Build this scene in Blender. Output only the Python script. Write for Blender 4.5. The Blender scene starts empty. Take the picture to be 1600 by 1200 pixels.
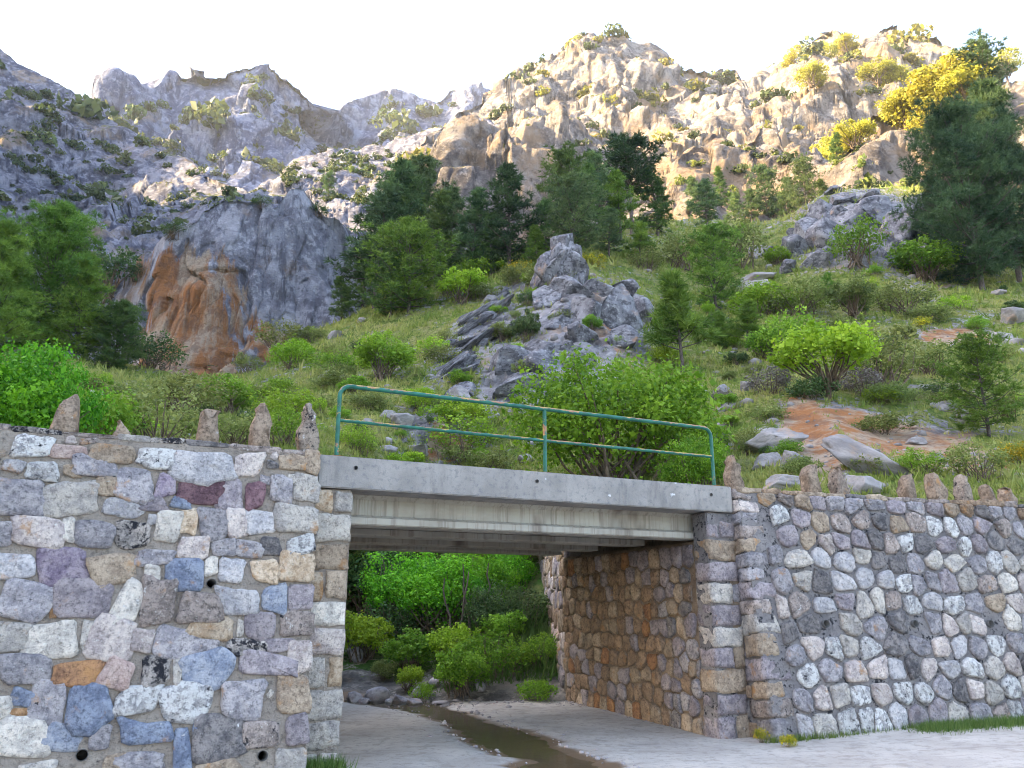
import bpy, bmesh, math, random
import numpy as np
from mathutils import Vector, Matrix

random.seed(11)
RNG = np.random.default_rng(11)
scene = bpy.context.scene
COL = scene.collection
R = math.radians

# ------------------------------------------------------------------ camera
CAM_Z, FPX, PITCH = 1.7, 1250.0, R(15.39)
cam_d = bpy.data.cameras.new('camera')
cam_d.sensor_width = 36.0
cam_d.lens = 36.0 * FPX / 1600.0
cam_d.clip_end = 5000.0
cam = bpy.data.objects.new('camera', cam_d)
COL.objects.link(cam)
cam.location = (0, 0, CAM_Z)
cam.rotation_euler = (R(90) + PITCH, 0, 0)
scene.camera = cam

# ------------------------------------------------------------------ light
SUN_AZ, SUN_EL = R(-86), R(31)            # azimuth left of the view direction, elevation
sun_dir = Vector((math.sin(SUN_AZ) * math.cos(SUN_EL), math.cos(SUN_AZ) * math.cos(SUN_EL), math.sin(SUN_EL)))
w = bpy.data.worlds.new('World'); scene.world = w; w.use_nodes = True
wn = w.node_tree.nodes; wl = w.node_tree.links
sky = wn.new('ShaderNodeTexSky'); sky.sky_type = 'NISHITA'; sky.sun_disc = False
sky.sun_elevation = SUN_EL; sky.sun_rotation = SUN_AZ
sky.air_density = 1.0; sky.dust_density = 2.6; sky.ozone_density = 1.0
bg = wn['Background']; bg.inputs['Strength'].default_value = 0.15
wl.new(sky.outputs['Color'], bg.inputs['Color'])
sl = bpy.data.lights.new('sun', 'SUN'); sl.energy = 5.0; sl.angle = R(0.5); sl.color = (1.0, 0.75, 0.37)
so = bpy.data.objects.new('sun', sl); COL.objects.link(so)
so.rotation_euler = (-sun_dir).to_track_quat('-Z', 'Y').to_euler()
so.location = (0, 0, 600)
scene.view_settings.view_transform = 'Standard'
scene.view_settings.look = 'None'
scene.view_settings.exposure = 2.8
scene.view_settings.gamma = 1.0
scene.cycles.filter_width = 1.0
scene.cycles.max_bounces = 6
scene.cycles.diffuse_bounces = 3
scene.cycles.transparent_max_bounces = 4

# ------------------------------------------------------------------ helpers: pixels of the 1600x1200 photograph and world points
CT, ST = math.cos(PITCH), math.sin(PITCH)
def ray(x, y):
    v = 600.0 - np.asarray(y, float)
    fw = FPX * CT - v * ST
    return (np.asarray(x, float) - 800.0) / fw, (v * CT + FPX * ST) / fw, fw
def at(x, y, Y):
    a, b, _ = ray(x, y)
    return Vector((float(a * Y), float(Y), float(CAM_Z + b * Y)))
def px2m(px, y, Y):
    return px * Y / float(ray(800, y)[2])

def tag(o, label=None, cat=None, group=None, kind=None):
    if label: o['label'] = label
    if cat: o['category'] = cat; o['kind'] = 'thing'
    if group: o['group'] = group
    if kind: o['kind'] = kind
    return o
def empty(name, loc=(0, 0, 0)):
    o = bpy.data.objects.new(name, None); COL.objects.link(o); o.location = loc
    o.empty_display_size = 0.2
    return o
def link(name, me, parent=None, loc=None):
    o = bpy.data.objects.new(name, me); COL.objects.link(o)
    if parent: o.parent = parent
    if loc is not None: o.location = loc
    return o
def mesh_np(name, V, F, mats, smooth=False, attrs=None, mat_idx=None):
    V = np.ascontiguousarray(V, np.float32); F = np.ascontiguousarray(F, np.int32)
    k = F.shape[1]
    me = bpy.data.meshes.new(name)
    me.vertices.add(len(V)); me.vertices.foreach_set('co', V.ravel())
    me.loops.add(F.size); me.loops.foreach_set('vertex_index', F.ravel())
    me.polygons.add(len(F))
    me.polygons.foreach_set('loop_start', np.arange(0, F.size, k, dtype=np.int32))
    me.polygons.foreach_set('loop_total', np.full(len(F), k, np.int32))
    if smooth: me.polygons.foreach_set('use_smooth', np.ones(len(F), bool))
    for m in (mats if isinstance(mats, (list, tuple)) else [mats]): me.materials.append(m)
    if mat_idx is not None: me.polygons.foreach_set('material_index', np.asarray(mat_idx, np.int32))
    for an, av in (attrs or {}).items():
        a = me.attributes.new(an, 'FLOAT', 'POINT'); a.data.foreach_set('value', np.ascontiguousarray(av, np.float32))
    me.update(calc_edges=True)
    return me

# ------------------------------------------------------------------ numpy noise
def hsh(ix, iy, iz, seed):
    h = (ix.astype(np.int64) * 374761393 + iy.astype(np.int64) * 668265263 + iz.astype(np.int64) * 2147483647 + seed * 1274126177) & 0xFFFFFFFF
    h = ((h ^ (h >> 13)) * 1274126177) & 0xFFFFFFFF
    h = ((h ^ (h >> 16)) * 2246822519) & 0xFFFFFFFF
    return ((h ^ (h >> 15)) & 0xFFFFFF).astype(np.float64) / float(0xFFFFFF)
def vnoise(P, seed=0):
    I = np.floor(P).astype(np.int64); f = P - I; f = f * f * f * (f * (f * 6 - 15) + 10)
    out = 0
    for dx in (0, 1):
        wx = f[:, 0] if dx else 1 - f[:, 0]
        for dy in (0, 1):
            wy = f[:, 1] if dy else 1 - f[:, 1]
            for dz in (0, 1):
                wz = f[:, 2] if dz else 1 - f[:, 2]
                out = out + wx * wy * wz * hsh(I[:, 0] + dx, I[:, 1] + dy, I[:, 2] + dz, seed)
    return out * 2 - 1
def fbm(P, octv=4, seed=0, gain=0.5, ridge=False):
    a, s, t = 1.0, 0, 0
    for k in range(octv):
        n = vnoise(P * (2.03 ** k) + 17.3 * k, seed + k)
        if ridge: n = 1 - 2 * np.abs(n)
        s = s + a * n; t += a; a *= gain
    return s / t
def facet(P, seed=0):
    """nearest jittered cell: a random plane per cell, so rock breaks into blocks; returns (offset, crack distance)"""
    I = np.floor(P - 0.5).astype(np.int64)
    best = np.full(len(P), 9e9); second = best.copy(); val = np.zeros(len(P))
    for dx in (0, 1):
        for dy in (0, 1):
            for dz in (0, 1):
                c = [I[:, 0] + dx, I[:, 1] + dy, I[:, 2] + dz]
                h = [hsh(*c, seed + k) for k in range(6)]
                d = [P[:, k] - (c[k] + 0.15 + 0.7 * h[k]) for k in range(3)]
                q = d[0] ** 2 + d[1] ** 2 + d[2] ** 2
                v = (h[3] - .5) * d[0] * 1.6 + (h[4] - .5) * d[1] * 1.6 + (h[5] - .5) * d[2] * 1.6 + (h[3] + h[4] + h[5] - 1.5) * 0.45
                m = q < best
                second = np.where(m, best, np.minimum(second, q)); val = np.where(m, v, val); best = np.where(m, q, best)
    return val, np.sqrt(second) - np.sqrt(best)

# ------------------------------------------------------------------ node material helper
class NT:
    def __init__(s, name):
        s.m = bpy.data.materials.new(name); s.m.use_nodes = True
        s.t = s.m.node_tree; s.t.nodes.clear()
        s.out = s.t.nodes.new('ShaderNodeOutputMaterial')
    def new(s, typ, **kw):
        n = s.t.nodes.new(typ)
        for k, v in kw.items(): setattr(n, k, v)
        return n
    def put(s, sock, v):
        if v is None: return
        if isinstance(v, bpy.types.NodeSocket): s.t.links.new(v, sock)
        else:
            try: sock.default_value = v
            except Exception: sock.default_value = (*v, 1.0)
    def coord(s, scale=(1, 1, 1), kind='Object', rot=(0, 0, 0)):
        tc = s.new('ShaderNodeTexCoord'); mp = s.new('ShaderNodeMapping')
        s.t.links.new(tc.outputs[kind], mp.inputs['Vector'])
        mp.inputs['Scale'].default_value = scale; mp.inputs['Rotation'].default_value = rot
        return mp.outputs[0]
    def noise(s, vec, scale=1.0, detail=4, rough=.55, w=None, dist=0.0):
        n = s.new('ShaderNodeTexNoise')
        if w is not None: n.noise_dimensions = '4D'; s.put(n.inputs['W'], w)
        s.put(n.inputs['Vector'], vec); n.inputs['Scale'].default_value = scale
        n.inputs['Detail'].default_value = detail; n.inputs['Roughness'].default_value = rough
        n.inputs['Distortion'].default_value = dist
        return n.outputs['Fac']
    def vor(s, vec, scale=1.0, feature='F1', out='Distance', rnd=1.0):
        n = s.new('ShaderNodeTexVoronoi', feature=feature)
        s.put(n.inputs['Vector'], vec); n.inputs['Scale'].default_value = scale; n.inputs['Randomness'].default_value = rnd
        return n.outputs[out]
    def ramp(s, fac, lo, hi):
        n = s.new('ShaderNodeMapRange'); n.interpolation_type = 'SMOOTHSTEP'
        s.put(n.inputs['Value'], fac); n.inputs['From Min'].default_value = lo; n.inputs['From Max'].default_value = hi
        return n.outputs[0]
    def mix(s, fac, a, b, mode='MIX'):
        n = s.new('ShaderNodeMix', data_type='RGBA', blend_type=mode)
        s.put(n.inputs[0], fac); s.put(n.inputs[6], a if not isinstance(a, tuple) or len(a) == 4 else (*a, 1)); s.put(n.inputs[7], b if not isinstance(b, tuple) or len(b) == 4 else (*b, 1))
        return n.outputs[2]
    def math(s, op, a, b=None):
        n = s.new('ShaderNodeMath', operation=op); s.put(n.inputs[0], a)
        if b is not None: s.put(n.inputs[1], b)
        return n.outputs[0]
    def attr(s, name):
        return s.new('ShaderNodeAttribute', attribute_name=name).outputs['Fac']
    def rnd(s): return s.new('ShaderNodeObjectInfo').outputs['Random']
    def bump(s, h, strength=.5, dist=.02):
        n = s.new('ShaderNodeBump'); s.put(n.inputs['Height'], h)
        n.inputs['Strength'].default_value = strength; n.inputs['Distance'].default_value = dist
        return n.outputs[0]
    def bsdf(s, col, rough=.9, normal=None, spec=.2, metal=0.0):
        p = s.new('ShaderNodeBsdfPrincipled'); s.put(p.inputs['Base Color'], col if not isinstance(col, tuple) or len(col) == 4 else (*col, 1))
        s.put(p.inputs['Roughness'], rough); p.inputs['Specular IOR Level'].default_value = spec; p.inputs['Metallic'].default_value = metal
        if normal is not None: s.put(p.inputs['Normal'], normal)
        s.t.links.new(p.outputs[0], s.out.inputs[0]); return s.m

def rock_mat(name, L, light=(.42, .40, .40), dark=(.17, .16, .18), warm=(.45, .27, .15), green=(.10, .13, .04), dry=(.27, .22, .11), warm_amt=.62, streak=.6, bumpd=.3, vz=1.0):
    """mountain limestone, L = size in metres of its main blotches"""
    t = NT(name); c = t.coord()
    n1 = t.noise(c, 1.0 / L, 7, .66, dist=.5)
    n2 = t.noise(c, 4.3 / L, 7, .74)
    n3 = t.noise(c, 16.0 / L, 5, .75)
    st = t.noise(t.coord((3.4 / L, 3.4 / L, .4 * min(vz, 6) / L)), 1.0, 6, .7)
    col = t.mix(t.ramp(n1, .40, .60), dark, light)
    col = t.mix(t.ramp(n2, .50, .64), col, tuple(min(1, v * 1.22) for v in light))
    col = t.mix(t.math('MULTIPLY', t.ramp(n2, .47, .34), .8), col, tuple(v * .55 for v in dark))
    col = t.mix(t.math('MULTIPLY', t.ramp(st, .50, .62), streak), col, tuple(v * .7 for v in dark))
    wn_ = t.noise(c, .55 / L, 6, .65)
    col = t.mix(t.math('MULTIPLY', t.ramp(wn_, warm_amt - .06, warm_amt + .08), .7), col, warm)
    sn = t.noise(t.coord((3.6 / L, 3.6 / L, .16 * vz / L)), 1.0, 6, .7)
    oc = t.ramp(t.math('ADD', t.attr('ochre'), t.math('MULTIPLY', t.math('SUBTRACT', sn, .5), 2.2)), .35, .62)
    oc = t.math('MULTIPLY', oc, t.ramp(t.attr('ochre'), .03, .15))
    och = t.mix(t.ramp(t.noise(t.coord((2.2 / L, 2.2 / L, .3 * vz / L)), 1.0, 6, .7), .40, .60), (.42, .19, .08), (.50, .39, .29))
    och = t.mix(t.math('MULTIPLY', t.ramp(n2, .52, .42), .5), och, (.20, .12, .09))
    col = t.mix(oc, col, och)
    vg = t.attr('veg')
    vm = t.math('ADD', vg, t.math('MULTIPLY', t.math('SUBTRACT', t.noise(c, 6.0 / L, 7, .72), .5), 2.0))
    vcol = t.mix(t.ramp(t.noise(c, 2.3 / L, 5, .65), .42, .60), green, dry)
    vcol = t.mix(t.ramp(n3, .48, .66), vcol, tuple(v * .42 for v in green))
    col = t.mix(t.ramp(vm, .46, .58), col, vcol)
    h = t.math('ADD', t.math('ADD', n2, t.math('MULTIPLY', n3, .5)), t.math('MULTIPLY', t.noise(c, 45.0 / L, 4, .7), .2))
    return t.bsdf(col, .95, t.bump(h, 1.0, bumpd), .1)

def foliage_mat(name, a, b, trans=.35, var=.35, rough=.6):
    t = NT(name)
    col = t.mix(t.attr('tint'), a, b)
    hs = t.new('ShaderNodeHueSaturation')
    r = t.rnd()
    t.put(hs.inputs['Hue'], t.math('ADD', .485, t.math('MULTIPLY', r, .03)))
    t.put(hs.inputs['Value'], t.math('ADD', 1 - var / 2, t.math('MULTIPLY', t.math('FRACT', t.math('MULTIPLY', r, 7.13)), var)))
    t.put(hs.inputs['Color'], col)
    d = t.new('ShaderNodeBsdfPrincipled'); d.inputs['Roughness'].default_value = rough; d.inputs['Specular IOR Level'].default_value = .25
    tr = t.new('ShaderNodeBsdfTranslucent'); mx = t.new('ShaderNodeMixShader'); mx.inputs[0].default_value = trans
    t.put(d.inputs['Base Color'], hs.outputs[0]); t.put(tr.inputs['Color'], hs.outputs[0])
    t.t.links.new(d.outputs[0], mx.inputs[1]); t.t.links.new(tr.outputs[0], mx.inputs[2]); t.t.links.new(mx.outputs[0], t.out.inputs[0])
    return t.m

# ------------------------------------------------------------------ terrain sheets
def rbf(ctrl):
    C = np.array(ctrl, float); X = C[:, :2] / 100.0; d = np.log(C[:, 2])
    n = len(C); D = np.linalg.norm(X[:, None] - X[None], axis=2)
    A = np.zeros((n + 3, n + 3)); A[:n, :n] = D + np.eye(n) * -.02; A[:n, n] = 1; A[:n, n + 1:] = X; A[n, :n] = 1; A[n + 1:, :n] = X.T
    wgt = np.linalg.solve(A, np.concatenate([d, np.zeros(3)]))
    def f(x, y):
        x = np.asarray(x, float).ravel() / 100; y = np.asarray(y, float).ravel() / 100
        Q = np.stack([x, y], 1); out = np.empty(len(Q))
        for i in range(0, len(Q), 20000):
            q = Q[i:i + 20000]
            out[i:i + 20000] = np.linalg.norm(q[:, None] - X[None], axis=2) @ wgt[:n] + wgt[n] + q @ wgt[n + 1:]
        return np.exp(out)
    return f

class Sheet:
    """a piece of hillside: columns across the view, rows up the slope, folded over its crest"""
    def __init__(s, name, x0, x1, nx, ny, top, bot, ctrl, disp, mat, veg=None, ochre=None, back=(1.4, .9), nb=10, seed=0, rough_top=4.0, clamp=None):
        xs = np.linspace(x0, x1, nx)
        tp = np.interp(xs, [p[0] for p in top], [p[1] for p in top]); bt = np.interp(xs, [p[0] for p in bot], [p[1] for p in bot])
        q = np.stack([xs / 23.0, xs * 0 + seed, xs * 0], 1); tp = tp - rough_top * fbm(q, 4, seed, .6)
        t = np.linspace(0, 1, ny)
        Xp = np.repeat(xs[None], ny, 0); Yp = bt[None] + (tp - bt)[None] * t[:, None]
        dep = rbf(ctrl)(Xp, Yp).reshape(Xp.shape)
        if clamp: dep = np.clip(dep, *clamp)
        a, b, _ = ray(Xp, Yp)
        P = np.stack([a * dep, dep, CAM_Z + b * dep], 2)
        rows = [P]
        last, dz = P[-1], P[-1, :, 1] * .04
        for k in range(1, nb + 1):                    # the far side of the crest
            kk = (k / nb) ** 1.3
            nxt = last.copy(); nxt[:, 1] += dz * kk * 10 * back[0] * .5; nxt[:, 0] *= nxt[:, 1] / last[:, 1]; nxt[:, 2] -= dz * 10 * back[1] * kk ** 1.6
            rows.append(nxt[None])
        G = np.concatenate(rows, 0); ry, rx = G.shape[:2]
        def normals(G):
            du = np.gradient(G, axis=1); dv = np.gradient(G, axis=0)
            N = np.cross(du, dv); return N / (np.linalg.norm(N, axis=2, keepdims=True) + 1e-9)
        N0 = normals(G)
        off = disp(G.reshape(-1, 3))
        if name != 'hillside' and name != 'stream_bank':
            tw = np.concatenate([1.1 - .62 * t ** 5, np.full(nb, .42)]); off = ((off - off.mean()).reshape(ry, rx) * tw[:, None]).ravel()
        if off.ndim == 1: G = G + N0 * off.reshape(ry, rx, 1)
        else: G = G + off.reshape(ry, rx, 3)
        N = normals(G)
        s.G, s.N, s.ny, s.nx, s.x0, s.x1, s.tp, s.bt = G, N, ny, nx, x0, x1, tp, bt
        Xa = np.concatenate([Xp, np.repeat(Xp[-1:], nb, 0)], 0); Ya = np.concatenate([Yp, np.repeat(Yp[-1:], nb, 0)], 0)
        s.Xa, s.Ya = Xa, Ya
        V = G.reshape(-1, 3)
        at_ = {'veg': (veg(V, N.reshape(-1, 3), Xa.ravel(), Ya.ravel()) if veg else np.zeros(len(V))),
               'ochre': (ochre(V, Xa.ravel(), Ya.ravel()) if ochre else np.zeros(len(V)))}
        s.veg = at_['veg'].reshape(ry, rx)
        i = np.arange(ry * rx).reshape(ry, rx)
        F = np.stack([i[:-1, :-1], i[:-1, 1:], i[1:, 1:], i[1:, :-1]], 2).reshape(-1, 4)
        s.o = link(name, mesh_np(name, V, F, mat, name == 'hillside' or name == 'stream_bank', at_)); tag(s.o, kind='structure')
    def idx(s, x, y):
        c = int(round((x - s.x0) / (s.x1 - s.x0) * (s.nx - 1))); c = min(max(c, 0), s.nx - 1)
        r = int(round((y - s.bt[c]) / (s.tp[c] - s.bt[c]) * (s.ny - 1))); r = min(max(r, 0), s.ny - 1)
        return r, c
    def pt(s, x, y):
        r, c = s.idx(x, y); return Vector(s.G[r, c].tolist())
    def nrm(s, x, y):
        r, c = s.idx(x, y); return Vector(s.N[r, c].tolist())

def band(v, a, b): return np.clip((v - a) / (b - a), 0, 1)
def strata(P, tilt=.5, az=.6):
    """coordinates squeezed across tilted rock beds"""
    n = np.array([math.sin(tilt) * math.cos(az), math.sin(tilt) * math.sin(az), math.cos(tilt)])
    d = P @ n; return d
def disp_rock(big, L1, med, L2, small, L3, seed, bed=0.0, LB=1.0, ve=1.6):
    """buttresses and gullies, ledges, then broken blocks"""
    def f(P):
        Q = P * np.array([1, 1, 1 / ve])
        W = P + fbm(P / (L1 * .7), 2, seed + 60)[:, None] * L1 * .18
        o = big * fbm(W * np.array([1, 1, .34]) / L1, 4, seed, .45, True)
        v, cr = facet(Q / L2 + fbm(P / L2, 2, seed + 5)[:, None] * .35, seed + 9)
        o = o + med * (v - .18 * np.clip(1 - cr / .10, 0, 1))
        v, cr = facet(Q / L3, seed + 23)
        o = o + small * (v - .25 * np.clip(1 - cr / .12, 0, 1))
        if bed:
            d = (P[:, 2] + .25 * P[:, 0]) / LB + fbm(P / (LB * 2.6), 3, seed + 3) * 1.1
            fr = d - np.floor(d)
            o = o + bed * np.where(fr < .72, fr / .72, (1 - fr) / .28) * (.6 + .8 * fbm(P / (LB * 2), 2, seed + 8))
        return o
    return f

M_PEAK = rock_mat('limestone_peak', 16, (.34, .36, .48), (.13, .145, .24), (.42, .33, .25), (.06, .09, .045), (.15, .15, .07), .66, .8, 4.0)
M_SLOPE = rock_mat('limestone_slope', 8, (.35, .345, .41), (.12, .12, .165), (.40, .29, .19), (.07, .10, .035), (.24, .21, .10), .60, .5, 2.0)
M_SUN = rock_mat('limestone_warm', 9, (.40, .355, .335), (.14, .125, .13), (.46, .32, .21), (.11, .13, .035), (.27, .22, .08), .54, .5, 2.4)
M_CLIFF = rock_mat('limestone_cliff', 4, (.46, .45, .50), (.24, .235, .28), (.36, .24, .15), (.07, .10, .04), (.2, .18, .08), .66, 1.0, 1.0)
M_HILL = rock_mat('hillside_soil', 2.6, (.38, .36, .37), (.18, .17, .18), (.42, .27, .16), (.14, .20, .035), (.30, .28, .11), .60, .2, .3, 14.0)

def veg_slope(lo, hi, L, amt, seed):
    def f(V, N, x, y):
        up = np.abs(N[:, 2])
        return np.clip(band(up, lo, hi) * .75 + amt * fbm(V / L, 4, seed), 0, 1)
    return f

peak = Sheet('mountain_peak', -60, 900, 420, 150,
    [(-60, 120), (100, 165), (143, 160), (150, 122), (180, 118), (205, 122), (222, 135), (242, 126), (250, 114), (285, 110), (310, 95), (330, 104), (372, 104), (420, 97), (452, 118), (490, 145), (508, 164), (520, 180), (545, 158), (600, 148), (680, 152), (700, 140), (760, 138), (900, 120)],
    [(-60, 420), (900, 420)],
    [(100, 160, 400), (100, 400, 330), (180, 120, 395), (230, 130, 420), (320, 95, 430), (320, 250, 380), (320, 400, 320), (420, 98, 440), (500, 160, 460), (520, 300, 380), (525, 180, 520), (620, 150, 560), (620, 300, 430), (760, 140, 560), (760, 400, 400), (900, 120, 580), (900, 420, 420)],
    disp_rock(18, 62, 6.0, 24, 2.4, 7, 3, 12, 46, 3.4), M_PEAK, veg_slope(.62, .92, 30, .5, 31), seed=3, rough_top=5)
left_mtn = Sheet('mountain_slope', -900, 620, 520, 210,
    [(-900, -230), (-400, -135), (-200, -48), (0, 74), (28, 96), (60, 112), (100, 142), (140, 166), (200, 212), (280, 250), (340, 276), (390, 298), (430, 300), (620, 420)],
    [(-900, 640), (620, 640)],
    [(-900, -230, 230), (-900, 600, 80), (-400, -135, 235), (-400, 200, 170), (-400, 600, 80), (0, 80, 260), (0, 250, 190), (0, 400, 135), (0, 600, 85), (140, 166, 270), (150, 300, 190), (150, 450, 105), (150, 620, 80), (280, 250, 230), (300, 330, 160), (330, 450, 100), (340, 276, 210), (420, 300, 190), (450, 500, 100), (620, 420, 180), (620, 640, 90)],
    disp_rock(8, 40, 3.2, 11, 1.2, 3.4, 13, 5, 19, 2.8), M_SLOPE, veg_slope(.6, .9, 14, .6, 41), seed=13, rough_top=4)
# the same mountain goes on to the left of the view and shades the valley
az = np.radians(np.linspace(-150, -46, 240)); rad_ = np.linspace(60, 330, 120)
A_, Rr = np.meshgrid(az, rad_)
crest = 240 + 14 * np.sin(A_ * 5); hgt = np.interp(np.degrees(A_), [-150, -110, -80, -62, -54, -46], [110, 160, 192, 194, 196, 190])
prof = np.where(Rr < crest, np.clip((Rr - 55) / (crest - 55), 0, 1) ** .85, np.clip(1 - (Rr - crest) / 160, 0, 1))
Pm = np.stack([np.sin(A_) * Rr, np.cos(A_) * Rr, prof * hgt], 2).reshape(-1, 3)
Pm[:, 2] += disp_rock(9, 42, 4.0, 13, 1.2, 4, 13)(Pm) * np.clip(Rr.ravel() / 120 - .5, 0, 1)
ii = np.arange(len(Pm)).reshape(A_.shape)
tag(link('mountain_flank', mesh_np('mountain_flank', Pm, np.stack([ii[:-1, :-1], ii[1:, :-1], ii[1:, 1:], ii[:-1, 1:]], 2).reshape(-1, 4), M_SLOPE, False, {'veg': np.clip(.35 + .6 * fbm(Pm / 14, 3, 41), 0, 1), 'ochre': np.zeros(len(Pm))})), kind='structure')
back_slope = Sheet('mountain_saddle', 360, 800, 240, 90,
    [(360, 330), (395, 300), (440, 268), (480, 243), (520, 238), (560, 236), (600, 224), (650, 212), (690, 200), (740, 190), (800, 200)],
    [(360, 470), (800, 470)],
    [(360, 330, 215), (480, 243, 250), (480, 400, 150), (600, 225, 270), (600, 400, 160), (700, 200, 270), (700, 400, 160), (800, 200, 250), (800, 460, 150), (360, 460, 140)],
    disp_rock(6, 40, 2.2, 11, .8, 3.6, 53, 3.4, 17, 2.2), M_SLOPE, veg_slope(.6, .9, 14, .5, 43), seed=53, rough_top=4)
sun_mtn = Sheet('mountain_ridge', 620, 2100, 620, 210,
    [(620, 262), (655, 222), (690, 195), (720, 168), (750, 150), (790, 128), (798, 98), (830, 90), (865, 84), (880, 66), (905, 54), (940, 62), (970, 52), (990, 66), (1035, 78), (1060, 96), (1090, 104), (1150, 106), (1170, 122), (1200, 104), (1240, 88), (1262, 62), (1290, 40), (1312, 40), (1330, 62), (1345, 64), (1372, 44), (1398, 28), (1440, 44), (1470, 52), (1498, 72), (1515, 108), (1560, 125), (1650, 105), (2100, 20)],
    [(620, 430), (2100, 430)],
    [(640, 280, 190), (640, 420, 160), (720, 170, 290), (720, 290, 175), (800, 96, 330), (800, 200, 235), (840, 300, 172), (920, 56, 340), (920, 180, 250), (920, 300, 178), (1000, 430, 140), (1040, 80, 340), (1060, 200, 240), (1060, 300, 175), (1150, 106, 360), (1160, 180, 255), (1200, 104, 330), (1200, 250, 185), (1300, 42, 330), (1300, 150, 245), (1300, 250, 180), (1400, 28, 300), (1400, 110, 260), (1400, 190, 190), (1500, 75, 290), (1500, 190, 165), (1560, 130, 250), (1700, 110, 220), (1700, 300, 140), (2100, 30, 200), (2100, 430, 110), (1500, 430, 120)],
    disp_rock(16, 48, 4.8, 15, 1.7, 4.5, 23, 10, 32, 3.2), M_SUN, veg_slope(.62, .92, 18, .5, 51), seed=23, rough_top=5)
mid_ridge = Sheet('rocky_spur', 940, 2000, 420, 130,
    [(940, 345), (1040, 310), (1062, 256), (1085, 232), (1112, 214), (1140, 224), (1162, 232), (1190, 196), (1212, 205), (1240, 255), (1300, 262), (1335, 205), (1356, 178), (1376, 172), (1400, 178), (1440, 196), (1490, 198), (1560, 180), (1650, 150), (2000, 80)],
    [(940, 460), (2000, 460)],
    [(960, 350, 118), (1060, 260, 125), (1060, 420, 95), (1112, 214, 132), (1190, 196, 136), (1190, 330, 108), (1240, 255, 125), (1350, 180, 112), (1350, 300, 92), (1450, 195, 110), (1450, 330, 84), (1600, 170, 105), (1600, 400, 70), (2000, 80, 110), (2000, 430, 65), (1060, 450, 88), (1350, 440, 75)],
    disp_rock(4.2, 19, 1.6, 7, .5, 2.2, 33, 1.8, 10, 2.2), M_SUN, veg_slope(.62, .92, 9, .45, 61), seed=33, rough_top=4)
def cliff_ochre(V, x, y):
    n = fbm(V / np.array([5, 5, 14]), 4, 71)
    c = 1.25 * np.exp(-(((x - 305) / 88) ** 2)) * band(y, 340, 430) + .9 * np.exp(-(((x - 425) / 26) ** 2 + ((y - 535) / 40) ** 2))
    return np.clip(c * 1.25 + n * .75 * (c > .08) - .12, 0, 1)
cliff = Sheet('rock_cliff', 130, 620, 330, 200,
    [(130, 520), (170, 470), (185, 440), (205, 408), (240, 392), (268, 362), (300, 345), (330, 325), (352, 312), (400, 309), (428, 322), (450, 300), (470, 292), (486, 312), (500, 322), (528, 342), (548, 352), (562, 410), (620, 470)],
    [(130, 660), (620, 660)],
    [(150, 500, 68), (150, 640, 60), (210, 410, 65), (240, 560, 60), (300, 345, 63), (310, 450, 60.5), (300, 580, 58.5), (350, 320, 64), (380, 450, 62), (380, 580, 60), (460, 300, 66), (460, 450, 64), (460, 560, 62), (540, 350, 68), (540, 480, 65), (600, 480, 68), (600, 640, 55), (350, 650, 55)],
    disp_rock(1.5, 12, .75, 4.4, .26, 1.4, 43, .3, 7, 4.5), M_CLIFF, veg_slope(.62, .9, 6, .25, 63), cliff_ochre, seed=43, rough_top=11, back=(.5, 1.1))

def outcrop_mask(x, y):
    m = np.exp(-(((x - 918) / 84) ** 4 + ((y - 512) / 62) ** 4))
    d = (x - 740) * .78 + (y - 540) * .62; e = -(x - 740) * .62 + (y - 540) * .78
    xr = (x - 745) * .80 - (y - 530) * .60; yr = (x - 745) * .60 + (y - 530) * .80
    m = np.maximum(m, .65 * np.exp(-((xr / 100) ** 4 + (yr / 30) ** 4)))
    m = np.maximum(m, np.exp(-(((x - 840) / 90) ** 4 + ((y - 590) / 50) ** 4)))
    m = np.maximum(m, np.exp(-(((x - 1345) / 95) ** 4 + ((y - 365) / 60) ** 4)))
    m = np.maximum(m, .8 * np.exp(-(((x - 700) / 70) ** 4 + ((y - 660) / 26) ** 4)))
    return m
def soil_mask(x, y):
    m = np.exp(-(((x - 1272 - (y - 680) * .35) / 40) ** 2 + ((y - 680) / 50) ** 2))
    m = np.maximum(m, np.exp(-(((x - 1430) / 130) ** 2 + (((y - 680) - (x - 1430) * .24) / 25) ** 2)))
    m = np.maximum(m, .75 * np.exp(-(((x - 1500) / 60) ** 2 + ((y - 528) / 16) ** 2)))
    m = np.maximum(m, .7 * np.exp(-(((x - 700) / 32) ** 2 + ((y - 690) / 20) ** 2)))
    return m
HILL_DISP = disp_rock(.5, 6, .7, 2.2, .3, .8, 73, .3, 1.1, 1.2)
class HillDisp:
    def __call__(s, P):
        x = 800 + P[:, 0] / P[:, 1] * 0
        b = (P[:, 2] - CAM_Z) / P[:, 1]; v = (b * FPX * CT - FPX * ST) / (CT + b * ST); fw = FPX * CT - v * ST
        x = 800 + P[:, 0] / P[:, 1] * fw; y = 600 - v
        near = band(P[:, 1], 14, 28)
        m = outcrop_mask(x, y)
        return (.5 * fbm(P / 7, 4, 77) + .16 * fbm(P / 1.4, 3, 79)) * (.25 + .75 * near) * (1 - .5 * m) + m * (HILL_DISP(P) * .8 + .1) - soil_mask(x, y) * .35
def hill_veg(V, N, x, y):
    return np.clip(.78 + .45 * fbm(V / 3.0, 4, 81) - .85 * outcrop_mask(x, y) - 1.9 * soil_mask(x, y) , 0, 1)
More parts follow.
